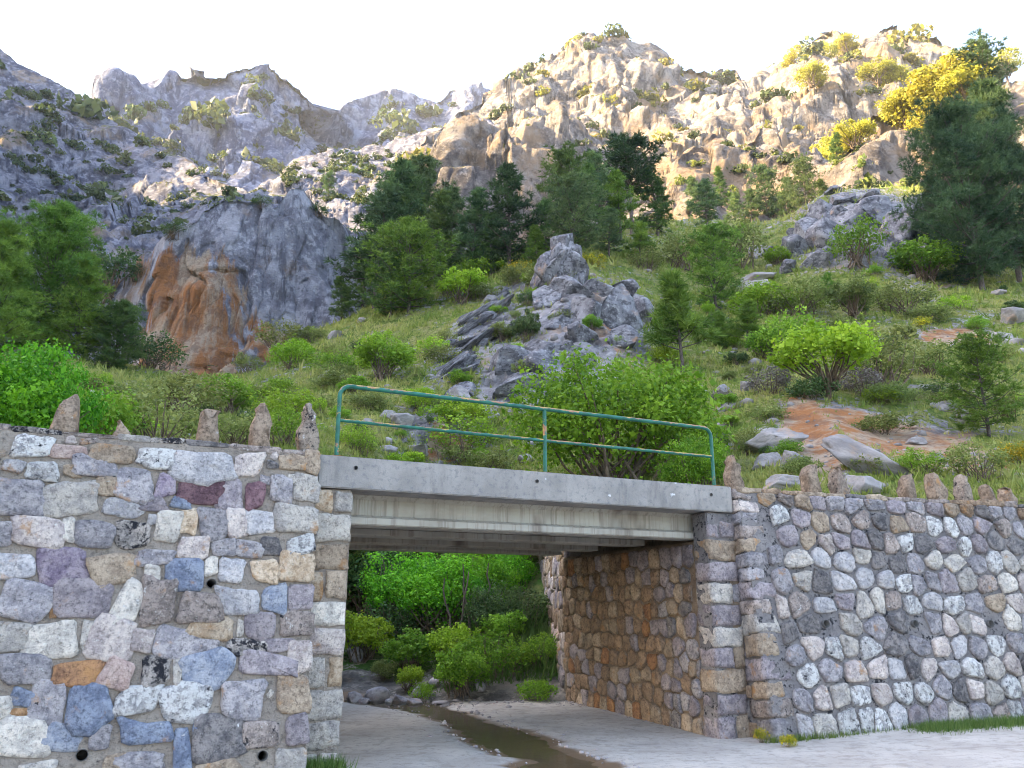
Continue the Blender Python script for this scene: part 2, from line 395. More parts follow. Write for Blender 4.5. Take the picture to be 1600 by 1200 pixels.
def hill_ochre(V, x, y):
    n = fbm(V / 1.6, 4, 83)
    return np.clip(soil_mask(x, y) * 2.4 + n * .5 * soil_mask(x, y) + .8 * np.exp(-(((x - 965) / 32) ** 2 + ((y - 525) / 38) ** 2)) * (n > -.15), 0, 1)
hill = Sheet('hillside', -700, 2200, 800, 330,
    [(-700, 500), (0, 545), (200, 572), (300, 590), (400, 575), (470, 532), (540, 495), (620, 440), (700, 402), (800, 388), (900, 365), (1000, 342), (1100, 340), (1200, 345), (1240, 335), (1290, 305), (1320, 298), (1400, 292), (1450, 285), (1500, 300), (1560, 350), (1700, 370), (2200, 340)],
    [(-700, 870), (540, 850), (700, 840), (800, 850), (2200, 880)],
    [(-700, 800, 9), (-700, 600, 24), (-700, 500, 40), (0, 850, 10), (0, 740, 12), (0, 680, 16), (0, 600, 28), (0, 545, 42), (200, 700, 18), (200, 640, 26), (200, 572, 46), (350, 720, 19), (350, 590, 47), (480, 840, 20), (480, 720, 21), (480, 640, 29), (480, 540, 48), (560, 700, 25), (600, 600, 33), (600, 500, 49), (700, 840, 26), (700, 760, 27), (700, 650, 30), (700, 560, 37), (700, 470, 50), (700, 400, 66), (830, 740, 26), (850, 640, 30.5), (850, 560, 35), (850, 470, 42), (878, 400, 50), (850, 380, 66), (1000, 830, 17.5), (1000, 740, 22), (1000, 640, 30), (1000, 560, 36), (1000, 480, 43), (1000, 350, 72), (1130, 760, 18.5), (1130, 660, 26), (1150, 560, 38), (1150, 450, 54), (1150, 340, 78), (1270, 640, 23.5), (1270, 720, 19.3), (1440, 640, 24), (1440, 735, 18.8), (1540, 690, 21), (1300, 870, 14.5), (1300, 760, 16.5), (1300, 580, 31), (1300, 540, 38), (1300, 440, 52), (1300, 300, 68), (1450, 770, 16), (1450, 560, 36), (1450, 440, 52), (1450, 290, 68), (1600, 860, 15), (1600, 780, 16), (1600, 700, 20), (1600, 600, 30), (1600, 500, 42), (1600, 430, 54), (1600, 370, 66), (2200, 800, 14), (2200, 600, 30), (2200, 400, 60)],
    HillDisp(), M_HILL, hill_veg, hill_ochre, seed=73, rough_top=4, back=(1.2, .1))

# ------------------------------------------------------------------ stream bank seen through the underpass
def bank_veg(V, N, x, y): return np.clip(.75 + .5 * fbm(V / 1.2, 3, 91) - band(y, 1040, 1090), 0, 1)
M_BANK = rock_mat('bank_soil', 1.6, (.30, .26, .22), (.10, .09, .08), (.34, .22, .13), (.07, .13, .025), (.14, .15, .05), .55, .2, .08)
bank = Sheet('stream_bank', 300, 1000, 160, 110, [(300, 800), (1000, 800)], [(300, 1128), (1000, 1128)],
    [(300, 1128, 15.2), (540, 1128, 15.0), (860, 1128, 15.0), (1000, 1128, 15.2), (300, 1060, 17), (540, 1070, 17.2), (700, 1070, 16.6), (860, 1070, 16.4), (620, 1000, 20), (760, 980, 19.4), (840, 1000, 18.3), (600, 900, 25), (760, 900, 23.5), (840, 900, 21), (700, 850, 27), (300, 900, 22), (300, 800, 26), (700, 800, 28), (1000, 800, 24), (1000, 950, 18.5)],
    lambda P: .12 * fbm(P / 1.1, 4, 93) * band(P[:, 1], 15.0, 17), M_BANK, bank_veg, None, seed=93, rough_top=0)

# ------------------------------------------------------------------ ground, concrete apron, water
t = NT('earth'); c = t.coord()
M_EARTH = t.bsdf(t.mix(t.ramp(t.noise(c, .6, 6), .4, .65), (.16, .14, .09), (.10, .13, .04)), .95, t.bump(t.noise(c, 3, 5), .5, .1), .1)
g = 3000.0
tag(link('ground', mesh_np('ground', [(-g, -g, -.4), (g, -g, -.4), (g, g, -.4), (-g, g, -.4)], [(0, 1, 2, 3)], M_EARTH)), kind='structure')

STREAM = [(1110, -6.0, .8), (0, 0, 0)]
def pix_floor(x, y, z=-.02):
    a, b, _ = ray(x, y); Y = (z - CAM_Z) / b; return float(a * Y), float(Y)
stream_px = [(612, 1088, 72), (668, 1106, 30), (722, 1124, 32), (772, 1146, 58), (842, 1176, 58), (915, 1215, 66), (1010, 1260, 110), (1180, 1340, 150), (1420, 1450, 190)]
SC = []
for x, y, wd in stream_px:
    X, Y = pix_floor(x, y); SC.append((X, Y, wd * Y / float(ray(x, y)[2])))
SC = np.array(SC)
def stream_dist(P):
    """signed distance to the stream's edge"""
    best = np.full(len(P), 9.0)
    for k in range(len(SC) - 1):
        A, B = SC[k, :2], SC[k + 1, :2]; d = B - A; tt = np.clip(((P[:, :2] - A) @ d) / (d @ d), 0, 1)
        q = A + tt[:, None] * d; wd = SC[k, 2] + (SC[k + 1, 2] - SC[k, 2]) * tt
        best = np.minimum(best, np.linalg.norm(P[:, :2] - q, axis=1) - wd)
    return best
def grid(x0, x1, y0, y1, nx, ny):
    X, Y = np.meshgrid(np.linspace(x0, x1, nx), np.linspace(y0, y1, ny))
    i = np.arange(nx * ny).reshape(ny, nx)
    return np.stack([X.ravel(), Y.ravel(), 0 * X.ravel()], 1), np.stack([i[:-1, :-1], i[:-1, 1:], i[1:, 1:], i[1:, :-1]], 2).reshape(-1, 4)
V, F = grid(-9, 13, -3, 15.75, 330, 300)
V[:, 1] += (V[:, 1] > 15.0) * .12 * fbm(np.stack([V[:, 0] * 1.7, V[:, 0] * 0, V[:, 0] * 0], 1), 3, 5)
sd = stream_dist(V) + .30 * fbm(V * np.array([1.1, 3.0, 1]), 4, 97, .6)
V[:, 2] = -.02 + .012 * fbm(V / 1.3, 3, 99) - .07 * np.clip(.5 - sd * 1.6, 0, 1) + .03 * np.clip(V[:, 0] - 3.0, 0, 4)
V[:, 2] += .02 * band(V[:, 1], 15, 10)
wet = np.clip(1 - (sd - .02) / .16, 0, 1)
t = NT('worn_concrete'); c = t.coord()
n1 = t.noise(c, .9, 6, .6); n2 = t.noise(c, 9, 6, .7)
col = t.mix(t.ramp(n1, .35, .68), (.39, .345, .30), (.52, .47, .41))
col = t.mix(t.math('MULTIPLY', t.ramp(n2, .5, .66), .55), col, (.23, .205, .185)); col = t.mix(t.math('MULTIPLY', t.ramp(t.noise(c, 60, 4, .7), .58, .68), .6), col, (.13, .115, .10)); col = t.mix(t.math('MULTIPLY', t.ramp(t.noise(c, 3.2, 6, .72), .54, .62), .5), col, (.26, .225, .19))
col = t.mix(t.math('MULTIPLY', t.ramp(t.noise(t.coord((.8, 5, 1)), 1.2, 5, .6), .55, .72), .45), col, (.24, .21, .19))
wa = t.attr('wet')
col = t.mix(t.ramp(wa, .05, .95), col, (.17, .11, .065))
M_CONC = t.bsdf(col, t.math('SUBTRACT', .9, t.math('MULTIPLY', wa, .35)), t.bump(t.math('ADD', n2, t.noise(c, 40, 4, .6)), .35, .01), .3)
tag(link('concrete_track', mesh_np('concrete_track', V, F, M_CONC, True, {'wet': wet})), kind='structure')
t = NT('stream_water'); c = t.coord((1, 1, 1))
p = t.new('ShaderNodeBsdfPrincipled')
t.put(p.inputs['Base Color'], t.mix(t.ramp(t.noise(c, 2.4, 5), .4, .66), (.10, .075, .025, 1), (.06, .055, .016, 1)))
p.inputs['Roughness'].default_value = .06; p.inputs['IOR'].default_value = 1.33
p.inputs['Alpha'].default_value = .4
t.put(p.inputs['Normal'], t.bump(t.noise(c, 7, 3), .12, .01)); t.t.links.new(p.outputs[0], t.out.inputs[0])
M_WATER = t.m
V, F = grid(-6, 9, -2, 16.6, 120, 150); V[:, 2] = -.046
keep = stream_dist(V) < .7; keepf = keep[F].any(1); F = F[keepf]
us, F2 = np.unique(F, return_inverse=True)
tag(link('stream_water', mesh_np('stream_water', V[us], F2.reshape(-1, 4), M_WATER, True)), kind='structure')

# ------------------------------------------------------------------ masonry
ARGS = {}
def stone_mat(name, a, b, black=0.0, white=0.0, warm=0.0, var=.35, warmcol=(.45, .24, .10)):
    ARGS[name] = (a, b, black, white, warm, var, warmcol)
    a, b = (tuple(v * q for v, q in zip(cc, (1.07, 1.0, .90))) for cc in (a, b))
    t = NT(name); r = t.rnd(); wv = t.math('MULTIPLY', r, 60.0)
    c = t.coord()
    n1 = t.noise(c, 6.0, 7, .72, wv); n2 = t.noise(c, 26.0, 6, .78, wv); n3 = t.noise(c, 70.0, 4, .7, wv)
    a = tuple(v * .86 for v in a)
    col = t.mix(t.ramp(n1, .40, .60), a, b)
    col = t.mix(t.math('MULTIPLY', t.ramp(n2, .50, .62), .75), col, tuple(v * .42 for v in a))
    col = t.mix(t.math('MULTIPLY', t.ramp(n2, .46, .36), .6), col, tuple(min(.8, v * 1.25) for v in b))
    col = t.mix(t.math('MULTIPLY', t.ramp(n3, .60, .68), .6), col, (.06, .055, .055))
    if warm: col = t.mix(t.math('MULTIPLY', t.ramp(t.noise(c, 4.0, 5, .65, t.math('ADD', wv, 9.0)), .62 - warm * .22, .74 - warm * .2), .8), col, warmcol)
    if white: col = t.mix(t.ramp(t.noise(c, 13.0, 7, .78, t.math('ADD', wv, 21.0)), .66 - white * .22, .70 - white * .20), col, (.64, .62, .59))
    if black: col = t.mix(t.ramp(t.noise(c, 12.0, 7, .8, t.math('ADD', wv, 33.0)), .68 - black * .23, .71 - black * .22), col, (.028, .028, .034))
    # mortar smeared over the rim of the stone
    tc = t.new('ShaderNodeTexCoord'); sx = t.new('ShaderNodeSeparateXYZ'); t.t.links.new(tc.outputs['Object'], sx.inputs[0])
    rim = t.math('ADD', t.math('MULTIPLY', sx.outputs['Z'], 26.0), t.math('MULTIPLY', t.math('SUBTRACT', n1, .5), 3.2))
    hs = t.new('ShaderNodeHueSaturation'); t.put(hs.inputs['Color'], col)
    t.put(hs.inputs['Value'], t.math('ADD', 1 - var / 2, t.math('MULTIPLY', t.math('FRACT', t.math('MULTIPLY', r, 13.7)), var)))
    fin = hs.outputs[0]
    if name.startswith('stone'): fin = t.mix(t.ramp(rim, .34, -.1), fin, t.mix(n2, (.26, .225, .20), (.42, .37, .33)))
    h = t.math('ADD', t.math('ADD', n1, t.math('MULTIPLY', n2, .6)), t.math('MULTIPLY', n3, .25))
    return t.bsdf(fin, .92, t.bump(h, 1.0, .05), .15)
SM = {
 'bluegray': stone_mat('stone_blue_grey', (.27, .27, .32), (.42, .41, .45), .3, .18, .12),
 'paleblue': stone_mat('stone_pale_blue', (.42, .43, .49), (.55, .55, .59), .2, .2, .1),
 'blue': stone_mat('stone_blue', (.17, .21, .32), (.27, .32, .43), .25, .14, .08, var=.3),
 'lightblue': stone_mat('stone_light_blue', (.28, .34, .48), (.41, .45, .55), .12, .15, var=.25),
 'violet': stone_mat('stone_violet', (.24, .20, .31), (.38, .34, .42), .15, .12, var=.25),
 'maroon': stone_mat('stone_maroon', (.15, .09, .12), (.25, .16, .19), .25, 0, .15),
 'grayviolet': stone_mat('stone_grey_violet', (.27, .25, .30), (.40, .37, .41), .22, .06, .1),
 'pink': stone_mat('stone_pink', (.50, .38, .37), (.60, .50, .48), .05, .2, .25),
 'pinkwhite': stone_mat('stone_pinkish_white', (.48, .43, .45), (.63, .58, .57), .2, .3, .15),
 'white': stone_mat('stone_white', (.55, .53, .52), (.69, .66, .63), .05, .2),
 'pale': stone_mat('stone_pale_grey', (.42, .41, .42), (.55, .53, .51), .1, .15, .1),
 'peach': stone_mat('stone_peach', (.52, .40, .29), (.62, .54, .45), .08, .15, .35),
 'tan': stone_mat('stone_tan', (.33, .27, .22), (.45, .38, .31), .18, .08, .3),
 'orange': stone_mat('stone_orange', (.36, .21, .11), (.46, .31, .20), .2, .05, .35),
 'rust': stone_mat('stone_rust', (.26, .15, .10), (.40, .23, .13), .15, 0, .5),
 'speckle': stone_mat('stone_speckled', (.26, .23, .23), (.42, .37, .36), .45, .35, .15),
 'lichen': stone_mat('stone_white_lichen', (.30, .31, .35), (.46, .46, .48), .45, .85),
 'black': stone_mat('stone_black_lichen', (.30, .29, .30), (.50, .47, .46), .78, .2),
 'dark': stone_mat('stone_dark_grey', (.13, .13, .15), (.25, .24, .25), .3, .12),
 'brown': stone_mat('stone_brown', (.24, .18, .14), (.37, .28, .21), .15, .03, .25),
}
SMB = {k: stone_mat(m.name.replace('stone_', 'block_'), *ARGS[m.name]) for k, m in SM.items()}
def mortar_mat(name, a, b, moss=0.0, blacks=.12):
    t = NT(name); c = t.coord()
    n1 = t.noise(c, 2.2, 6, .65); n2 = t.noise(c, 18, 6, .75); n3 = t.noise(c, 45, 4, .7)
    col = t.mix(t.ramp(n1, .36, .66), a, b)
    col = t.mix(t.math('MULTIPLY', t.ramp(n2, .5, .64), .7), col, tuple(v * .5 for v in a)); col = t.mix(t.math('MULTIPLY', t.ramp(n3, .58, .68), .6), col, (.07, .06, .055))
    col = t.mix(t.ramp(t.noise(c, 9, 6, .75), .70 - blacks * .3, .74 - blacks * .3), col, (.04, .04, .045))
    col = t.mix(t.ramp(t.noise(c, 13, 6, .75), .68, .71), col, (.60, .58, .54))
    h = t.math('ADD', t.math('ADD', n1, t.math('MULTIPLY', n2, .7)), t.math('MULTIPLY', n3, .35))
    return t.bsdf(col, .95, t.bump(h, 1.0, .06), .1)
M_MORT = mortar_mat('lime_mortar', (.30, .255, .215), (.40, .345, .29))
M_MORT2 = mortar_mat('weathered_mortar', (.20, .185, .185), (.31, .285, .275), 0, .5)
M_MORT3 = mortar_mat('brown_mortar', (.20, .15, .11), (.30, .235, .175), 0, .2)

def chaikin(P, k=1):
    for _ in range(k):
        Q = np.roll(P, -1, 0); P = np.stack([P * .77 + Q * .23, P * .23 + Q * .77], 1).reshape(-1, 2)
    return P
def stone_mesh(poly, h, mat, seed, taper=1.0, soft=1):
    """a rough cobble: outline in the wall's plane, bulging out of the mortar"""
    r = np.random.default_rng(seed)
    P = np.asarray(poly, float)
    if len(P) < 6: P = np.stack([P, (P + np.roll(P, -1, 0)) / 2 * (1 + .05 * r.normal(size=(len(P), 1)))], 1).reshape(-1, 2)
    P = chaikin(P, soft)
    if len(P) < 16: P = np.stack([P, (P + np.roll(P, -1, 0)) / 2], 1).reshape(-1, 2)
    n = len(P); rad = np.linalg.norm(P, axis=1).mean()
    th = np.arange(n) / n * 2 * np.pi
    P = P * (1 + .03 * r.normal(size=n))[:, None]
    tx, ty = r.normal(size=2) * .16 * h / rad
    V = []
    for sc, hh, nz in ((1.02, -.05, 0), (1.0, h * .30, .03), (.955, h * .80, .07), (.74, h * .97, .13), (.38, h * 1.02, .13)):
        q = P * sc * (1 + (r.normal(size=n) * .025 if nz else 0))[:, None] if nz else P * sc
        z = hh + (tx * q[:, 0] + ty * q[:, 1]) * (hh > 0) + r.normal(size=n) * nz * h
        V.append(np.column_stack([q, z]))
    V = np.concatenate(V + [np.array([[0, 0, h * 1.0]])])
    F = []
    for k in range(4):
        for i in range(n):
            j = (i + 1) % n; a = k * n
            F += [(a + i, a + j, a + n + j), (a + i, a + n + j, a + n + i)]
    F += [(4 * n + i, 4 * n + (i + 1) % n, 5 * n) for i in range(n)]
    return mesh_np('stone', V, np.array(F), mat, True)
def quad_outline(w_, h_, r, rot=0, jit=.17):
    """irregular four- to six-sided outline"""
    k = r.integers(0, 3)
    c = [(-.5, -.5), (.5, -.5), (.5, .5), (-.5, .5)]
    if k >= 1: c.insert(int(r.integers(1, 4)), None)
    pts = []
    for i, p_ in enumerate(c):
        if p_ is None:
            a_, b_ = c[i - 1], c[(i + 1) % len(c)] or c[0]; p_ = ((a_[0] + b_[0]) * .62, (a_[1] + b_[1]) * .62)
        pts.append(((p_[0] + r.normal() * jit * .55) * w_ * 1.06, (p_[1] + r.normal() * jit * .55) * h_ * 1.06))
    ca, sa = math.cos(rot), math.sin(rot)
    return [(x * ca - y * sa, x * sa + y * ca) for x, y in pts]
def voronoi_stones(a0, a1, b0, b1, cw, ch, r, joint=.02, lim=None):
    seeds = []; b = b0; row = 0
    while b < b1 - ch * .35:
        a = a0 - cw * r.random(); hh = ch * r.uniform(.85, 1.2)
        while a < a1 + cw:
            ww = cw * r.uniform(.6, 1.5)
            seeds.append((a + ww / 2, b + hh / 2 + r.normal() * ch * .15)); a += ww
        b += hh
    S = np.array(seeds); out = []
    for i, p_ in enumerate(S):
        if not (a0 < p_[0] < a1 and b0 < p_[1] < b1): continue
        poly = [(a0, b0), (a1, b0), (a1, b1), (a0, b1)]
        d = np.linalg.norm(S - p_, axis=1)
        for j in np.argsort(d)[1:22]:
            m_ = (S[j] + p_) / 2; nn = S[j] - p_; nn = nn / np.linalg.norm(nn)
            new = []
            for k in range(len(poly)):
                A, B = poly[k], poly[(k + 1) % len(poly)]
                da = (A[0] - m_[0]) * nn[0] + (A[1] - m_[1]) * nn[1] + joint; db = (B[0] - m_[0]) * nn[0] + (B[1] - m_[1]) * nn[1] + joint
                if da <= 0: new.append(A)
                if (da < 0) != (db < 0):
                    q = da / (da - db); new.append((A[0] + (B[0] - A[0]) * q, A[1] + (B[1] - A[1]) * q))
            poly = new
            if len(poly) < 3: break
        if len(poly) < 3: continue
        P = np.array(poly); c_ = P.mean(0)
        if np.ptp(P[:, 0]) < .08 or np.ptp(P[:, 1]) < .07: continue
        out.append((c_, P - c_))
    return out
def frame(o, X, Yv):
    X = Vector(X).normalized(); Yv = Vector(Yv); Yv = (Yv - X * Yv.dot(X)).normalized(); Z = X.cross(Yv)
    return Matrix.Translation(o) @ Matrix((X, Yv, Z)).transposed().to_4x4()
def box_mesh(name, lo, hi, mat, bev=0.0, shear=None):
    bm = bmesh.new(); bmesh.ops.create_cube(bm, size=1)
    for v in bm.verts: v.co = Vector([lo[k] + (v.co[k] + .5) * (hi[k] - lo[k]) for k in range(3)])
    if bev: bmesh.ops.bevel(bm, geom=list(bm.edges), offset=bev, segments=2, affect='EDGES')
    me = bpy.data.meshes.new(name); bm.to_mesh(me); bm.free(); me.materials.append(mat); return me
def block_mesh(name, lo, hi, mat, seed, rnd=.035, amp=.012):
    """a rough hewn block with worn arrises"""
    bm = bmesh.new(); bmesh.ops.create_cube(bm, size=1)
    bmesh.ops.subdivide_edges(bm, edges=list(bm.edges), cuts=4, use_grid_fill=True)
    L = Vector(hi) - Vector(lo); c = (Vector(hi) + Vector(lo)) / 2
    P = np.array([v.co[:] for v in bm.verts]) * np.array(L)
    inner = np.maximum(np.abs(np.array(L)) / 2 - rnd, .005)
    core = np.clip(P, -inner, inner); d = P - core; ln = np.linalg.norm(d, axis=1, keepdims=True)
    P = core + np.where(ln > 1e-6, d / np.maximum(ln, 1e-6) * np.minimum(ln, rnd), 0)
    P = P + np.stack([fbm(P * 7 + seed * 3.1 + 40 * k_, 3, seed % 1000 + k_) for k_ in range(3)], 1) * amp * 1.6
    for v, p_ in zip(bm.verts, P): v.co = Vector(p_.tolist()) + c
    for f in bm.faces: f.smooth = True
    me = bpy.data.meshes.new(name); bm.to_mesh(me); bm.free(); me.materials.append(mat); return me
def cyl_between(name, p0, p1, r, mat=None, seg=16):
    p0, p1 = Vector(p0), Vector(p1); bm = bmesh.new(); d = p1 - p0
    bmesh.ops.create_cone(bm, cap_ends=True, segments=seg, radius1=r, radius2=r, depth=d.length)
    bmesh.ops.transform(bm, matrix=Matrix.Translation((p0 + p1) / 2) @ d.to_track_quat('Z', 'Y').to_matrix().to_4x4(), verts=bm.verts)
    me = bpy.data.meshes.new(name); bm.to_mesh(me); bm.free()
    if mat: me.materials.append(mat)
    return me
def cut(o, cyls):
    """drill real holes: cyls are (p0, p1, r) in o's local space"""
    tmp = []
    for p0, p1, r in cyls:
        c_ = bpy.data.objects.new('cutter', cyl_between('cutter', p0, p1, r)); COL.objects.link(c_); c_.matrix_world = o.matrix_world if not o.parent else o.parent.matrix_world @ o.matrix_basis
        md = o.modifiers.new('hole', 'BOOLEAN'); md.object = c_; md.operation = 'DIFFERENCE'; md.solver = 'EXACT'; tmp.append(c_)
    dg = bpy.context.evaluated_depsgraph_get(); dg.update()
    me = bpy.data.meshes.new_from_object(o.evaluated_get(dg)); old = o.data; o.modifiers.clear(); o.data = me
    for c_ in tmp: bpy.data.objects.remove(c_)
def pipe_ring(name, p0, p1, r0, r1, mat, parent, seg=16):
    p0, p1 = Vector(p0), Vector(p1); d = (p1 - p0).normalized(); a = d.orthogonal().normalized(); b = d.cross(a)
    V = []
    for pp, rr in ((p0, r1), (p1, r1), (p1, r0), (p0, r0)):
        for k in range(seg):
            th = 2 * math.pi * k / seg; V.append(tuple(pp + (a * math.cos(th) + b * math.sin(th)) * rr))
    F = [(q * seg + k, q * seg + (k + 1) % seg, ((q + 1) % 4) * seg + (k + 1) % seg, ((q + 1) % 4) * seg + k) for q in range(4) for k in range(seg)]
    return link(name, mesh_np(name, V, F, mat, True), parent)

BA = R(26.0)
U = Vector((math.cos(BA), math.sin(BA), 0)); NN = Vector((-math.sin(BA), math.cos(BA), 0)); UP = Vector((0, 0, 1))
L0 = Vector((-2.17, 8.9, 0))
def B(s, d, z): return L0 + U * s + NN * d + UP * z
t = NT('old_plastic_pipe'); M_PIPE = t.bsdf((.10, .095, .09), .7)

# ---- left retaining wall: its stones are laid out as in the photograph
LW_T = Vector((-2.165, 8.80, 3.36)); LW_B = LW_T + UP * -3.36 - NN * .40
fr_l = frame(LW_B, U, LW_T - LW_B)
wall_l = empty('stone_retaining_wall'); wall_l.matrix_world = fr_l
tag(wall_l, 'pale rubble stone retaining wall in the left foreground, left of the bridge opening', 'wall')
LW_LEN, LW_H = 7.5, (LW_T - LW_B).length
body = link('mortar_body', box_mesh('mortar_body', (-LW_LEN, -.25, -.8), (0, LW_H - .03, 0), M_MORT, .02), wall_l)
inv_l = fr_l.inverted(); Zl = fr_l.to_3x3() @ Vector((0, 0, 1)); camv = Vector((0, 0, CAM_Z))
def wall_ab(x, y, fr, inv):
    a, b, _ = ray(x, y); d = Vector((float(a), 1, float(b))); Zv = fr.to_3x3() @ Vector((0, 0, 1))
    tt = (fr.translation - camv).dot(Zv) / d.dot(Zv); q = inv @ (camv + d * tt); return q.x, q.y, tt
LS = """49 700 52 32 0 lichen;115 706 56 22 0 pink;180 711 52 26 0 tan;243 716 48 32 0 lichen;25 730 27 18 8 paleblue;67 736 42 29 0 lichen;109 736 24 18 0 tan;151 733 52 30 0 bluegray
22 777 78 56 0 bluegray;112 780 76 50 -6 pale;167 762 26 23 0 tan;214 752 50 48 0 bluegray;187 792 45 33 8 paleblue;242 789 42 23 0 grayviolet;263 758 29 40 0 violet;60 832 64 43 5 pinkwhite;108 830 21 37 0 white;148 837 55 37 0 bluegray;211 832 47 43 0 black;239 813 15 18 0 paleblue;4 833 22 32 0 bluegray
316 725 76 38 0 paleblue;388 728 40 36 0 pinkwhite;425 727 15 13 0 dark;460 725 45 21 0 tan;489 722 20 40 0 tan;310 768 54 48 0 maroon;361 769 45 49 0 grayviolet;398 774 29 47 0 maroon;416 750 17 15 0 bluegray;437 769 35 39 0 bluegray;456 748 13 14 0 white;479 762 36 43 0 pale;281 788 27 21 0 blue;263 820 31 43 0 white;296 814 25 41 8 peach;332 820 41 45 0 bluegray;372 817 37 41 0 pinkwhite;411 816 35 37 0 paleblue;464 811 60 40 0 pale
305 855 49 31 0 pinkwhite;351 857 33 25 0 bluegray;388 856 35 25 0 bluegray;424 852 35 30 0 dark;473 850 40 28 -15 lichen;20 887 62 35 0 paleblue;93 881 65 51 0 violet;145 889 8 23 8 white;184 893 67 45 -8 tan;243 867 52 25 0 bluegray;237 898 23 29 0 white;44 940 69 58 12 bluegray;90 939 14 47 4 orange;137 941 69 60 0 grayviolet;205 941 34 66 25 white;250 940 50 66 0 speckle;80 995 71 49 0 white;14 994 46 39 0 pale;138 994 17 41 8 pale;172 1003 50 60 20 pinkwhite;219 1005 33 41 0 pinkwhite
297 899 44 46 0 blue;330 884 18 29 0 white;364 893 39 41 0 paleblue;412 892 35 43 0 peach;464 888 52 41 0 peach;308 946 54 49 0 speckle;375 939 58 35 5 paleblue;430 936 32 35 0 lightblue;471 934 34 39 0 grayviolet;338 981 54 34 12 peach;375 983 10 25 8 white;406 976 40 39 0 grayviolet;461 976 50 37 0 speckle;280 1002 70 41 6 bluegray;327 1006 29 21 0 bluegray;383 1011 55 24 0 black;438 1006 43 21 0 grayviolet;470 1024 33 46 0 pinkwhite
33 1048 61 47 0 bluegray;114 1051 70 36 0 rust;184 1053 49 42 18 pink;243 1048 45 45 0 black;36 1090 25 24 15 blue;32 1117 24 17 0 orange;73 1099 47 57 0 bluegray;143 1099 63 59 0 blue;220 1098 49 39 0 lichen;2 1106 26 39 0 white;26 1156 63 58 0 white;98 1148 46 40 14 lightblue;156 1151 31 35 0 bluegray;222 1148 66 42 5 blue;279 1044 16 47 0 pale;323 1046 72 55 0 lightblue;419 1041 67 43 6 grayviolet;283 1102 61 47 0 lichen;378 1091 69 55 0 bluegray;460 1085 45 56 0 tan;284 1172 27 56 -8 blue;312 1135 19 21 0 blue;341 1155 69 56 0 dark;409 1143 55 45 0 speckle;464 1140 30 44 0 grayviolet;456 1188 44 32 0 pale;215 1193 62 26 0 bluegray;330 1203 52 28 0 tan;170 1196 34 26 0 tan;60 1203 50 26 0 pale"""
k = 0
for line in LS.split('\n'):
    for item in line.split(';'):
        x, y, ww, hh, rot, key = item.split(); x, y, ww, hh, rot = map(float, (x, y, ww, hh, rot)); k += 1
        a, b, Yd = wall_ab(x, y, fr_l, inv_l); m_ = px2m(1, y, Yd)
        rr = np.random.default_rng(500 + k)
        wa_, ha_ = ww * m_ * 1.04, hh * m_ * .97
        o = link('stone', stone_mesh(quad_outline(wa_, ha_, rr, R(-rot), .10 if x > 455 else .2), .018 + .10 * min(wa_, ha_) * rr.uniform(.3, 1.4), SM[key], 900 + k), wall_l, (min(a, -wa_ * .47), b, 0))
HOLES_L = [(*wall_ab(x, y, fr_l, inv_l)[:2], px2m(rp, y, wall_ab(x, y, fr_l, inv_l)[2])) for x, y, rp in ((330, 912, 7.5), (128, 1180, 9), (410, 1181, 8))]
placed = np.array([[o.location.x, o.location.y, max(o.dimensions.x, .05) / 2 if 0 else .5 * (max(v.co.x for v in o.data.vertices) - min(v.co.x for v in o.data.vertices)), .5 * (max(v.co.y for v in o.data.vertices) - min(v.co.y for v in o.data.vertices))] for o in wall_l.children if o.name.startswith('stone')])
rr = np.random.default_rng(71); extra = []
for _ in range(6000):                              # small stones wedged in the wider joints
    a, b = rr.uniform(-3.4, -.06), rr.uniform(.15, LW_H - .1); w_, h_ = rr.uniform(.03, .085), rr.uniform(.025, .06)
    if len(extra) >= 120: break
    if any((a - hx) ** 2 + (b - hy) ** 2 < .2 ** 2 for hx, hy, _ in HOLES_L): continue
    if (((np.abs(placed[:, 0] - a) / (placed[:, 2] * .97 + w_)) ** 3 + (np.abs(placed[:, 1] - b) / (placed[:, 3] * .97 + h_)) ** 3) < 1).any(): continue
    if any(abs(a - e_[0]) < w_ + e_[2] and abs(b - e_[1]) < h_ + e_[3] for e_ in extra): continue
    extra.append((a, b, w_, h_))
    link('stone', stone_mesh(quad_outline(w_ * 1.9, h_ * 1.9, rr, rr.normal() * .4, .25), .014, SM[rr.choice(['pale', 'tan', 'pinkwhite', 'bluegray', 'white', 'dark', 'speckle'])], int(rr.integers(1e6))), wall_l, (a, b, 0))
xl = wall_ab(0, 900, fr_l, inv_l)[0] - .3
rr = np.random.default_rng(3)
for c_, P in voronoi_stones(-LW_LEN, xl, 0, LW_H - .05, .42, .34, rr, .03):
    link('stone', stone_mesh(P, .03, SM[rr.choice(['bluegray', 'pale', 'tan', 'paleblue', 'pinkwhite', 'grayviolet', 'lichen'])], int(rr.integers(1e6))), wall_l, (c_[0], c_[1], 0))
a = -LW_LEN
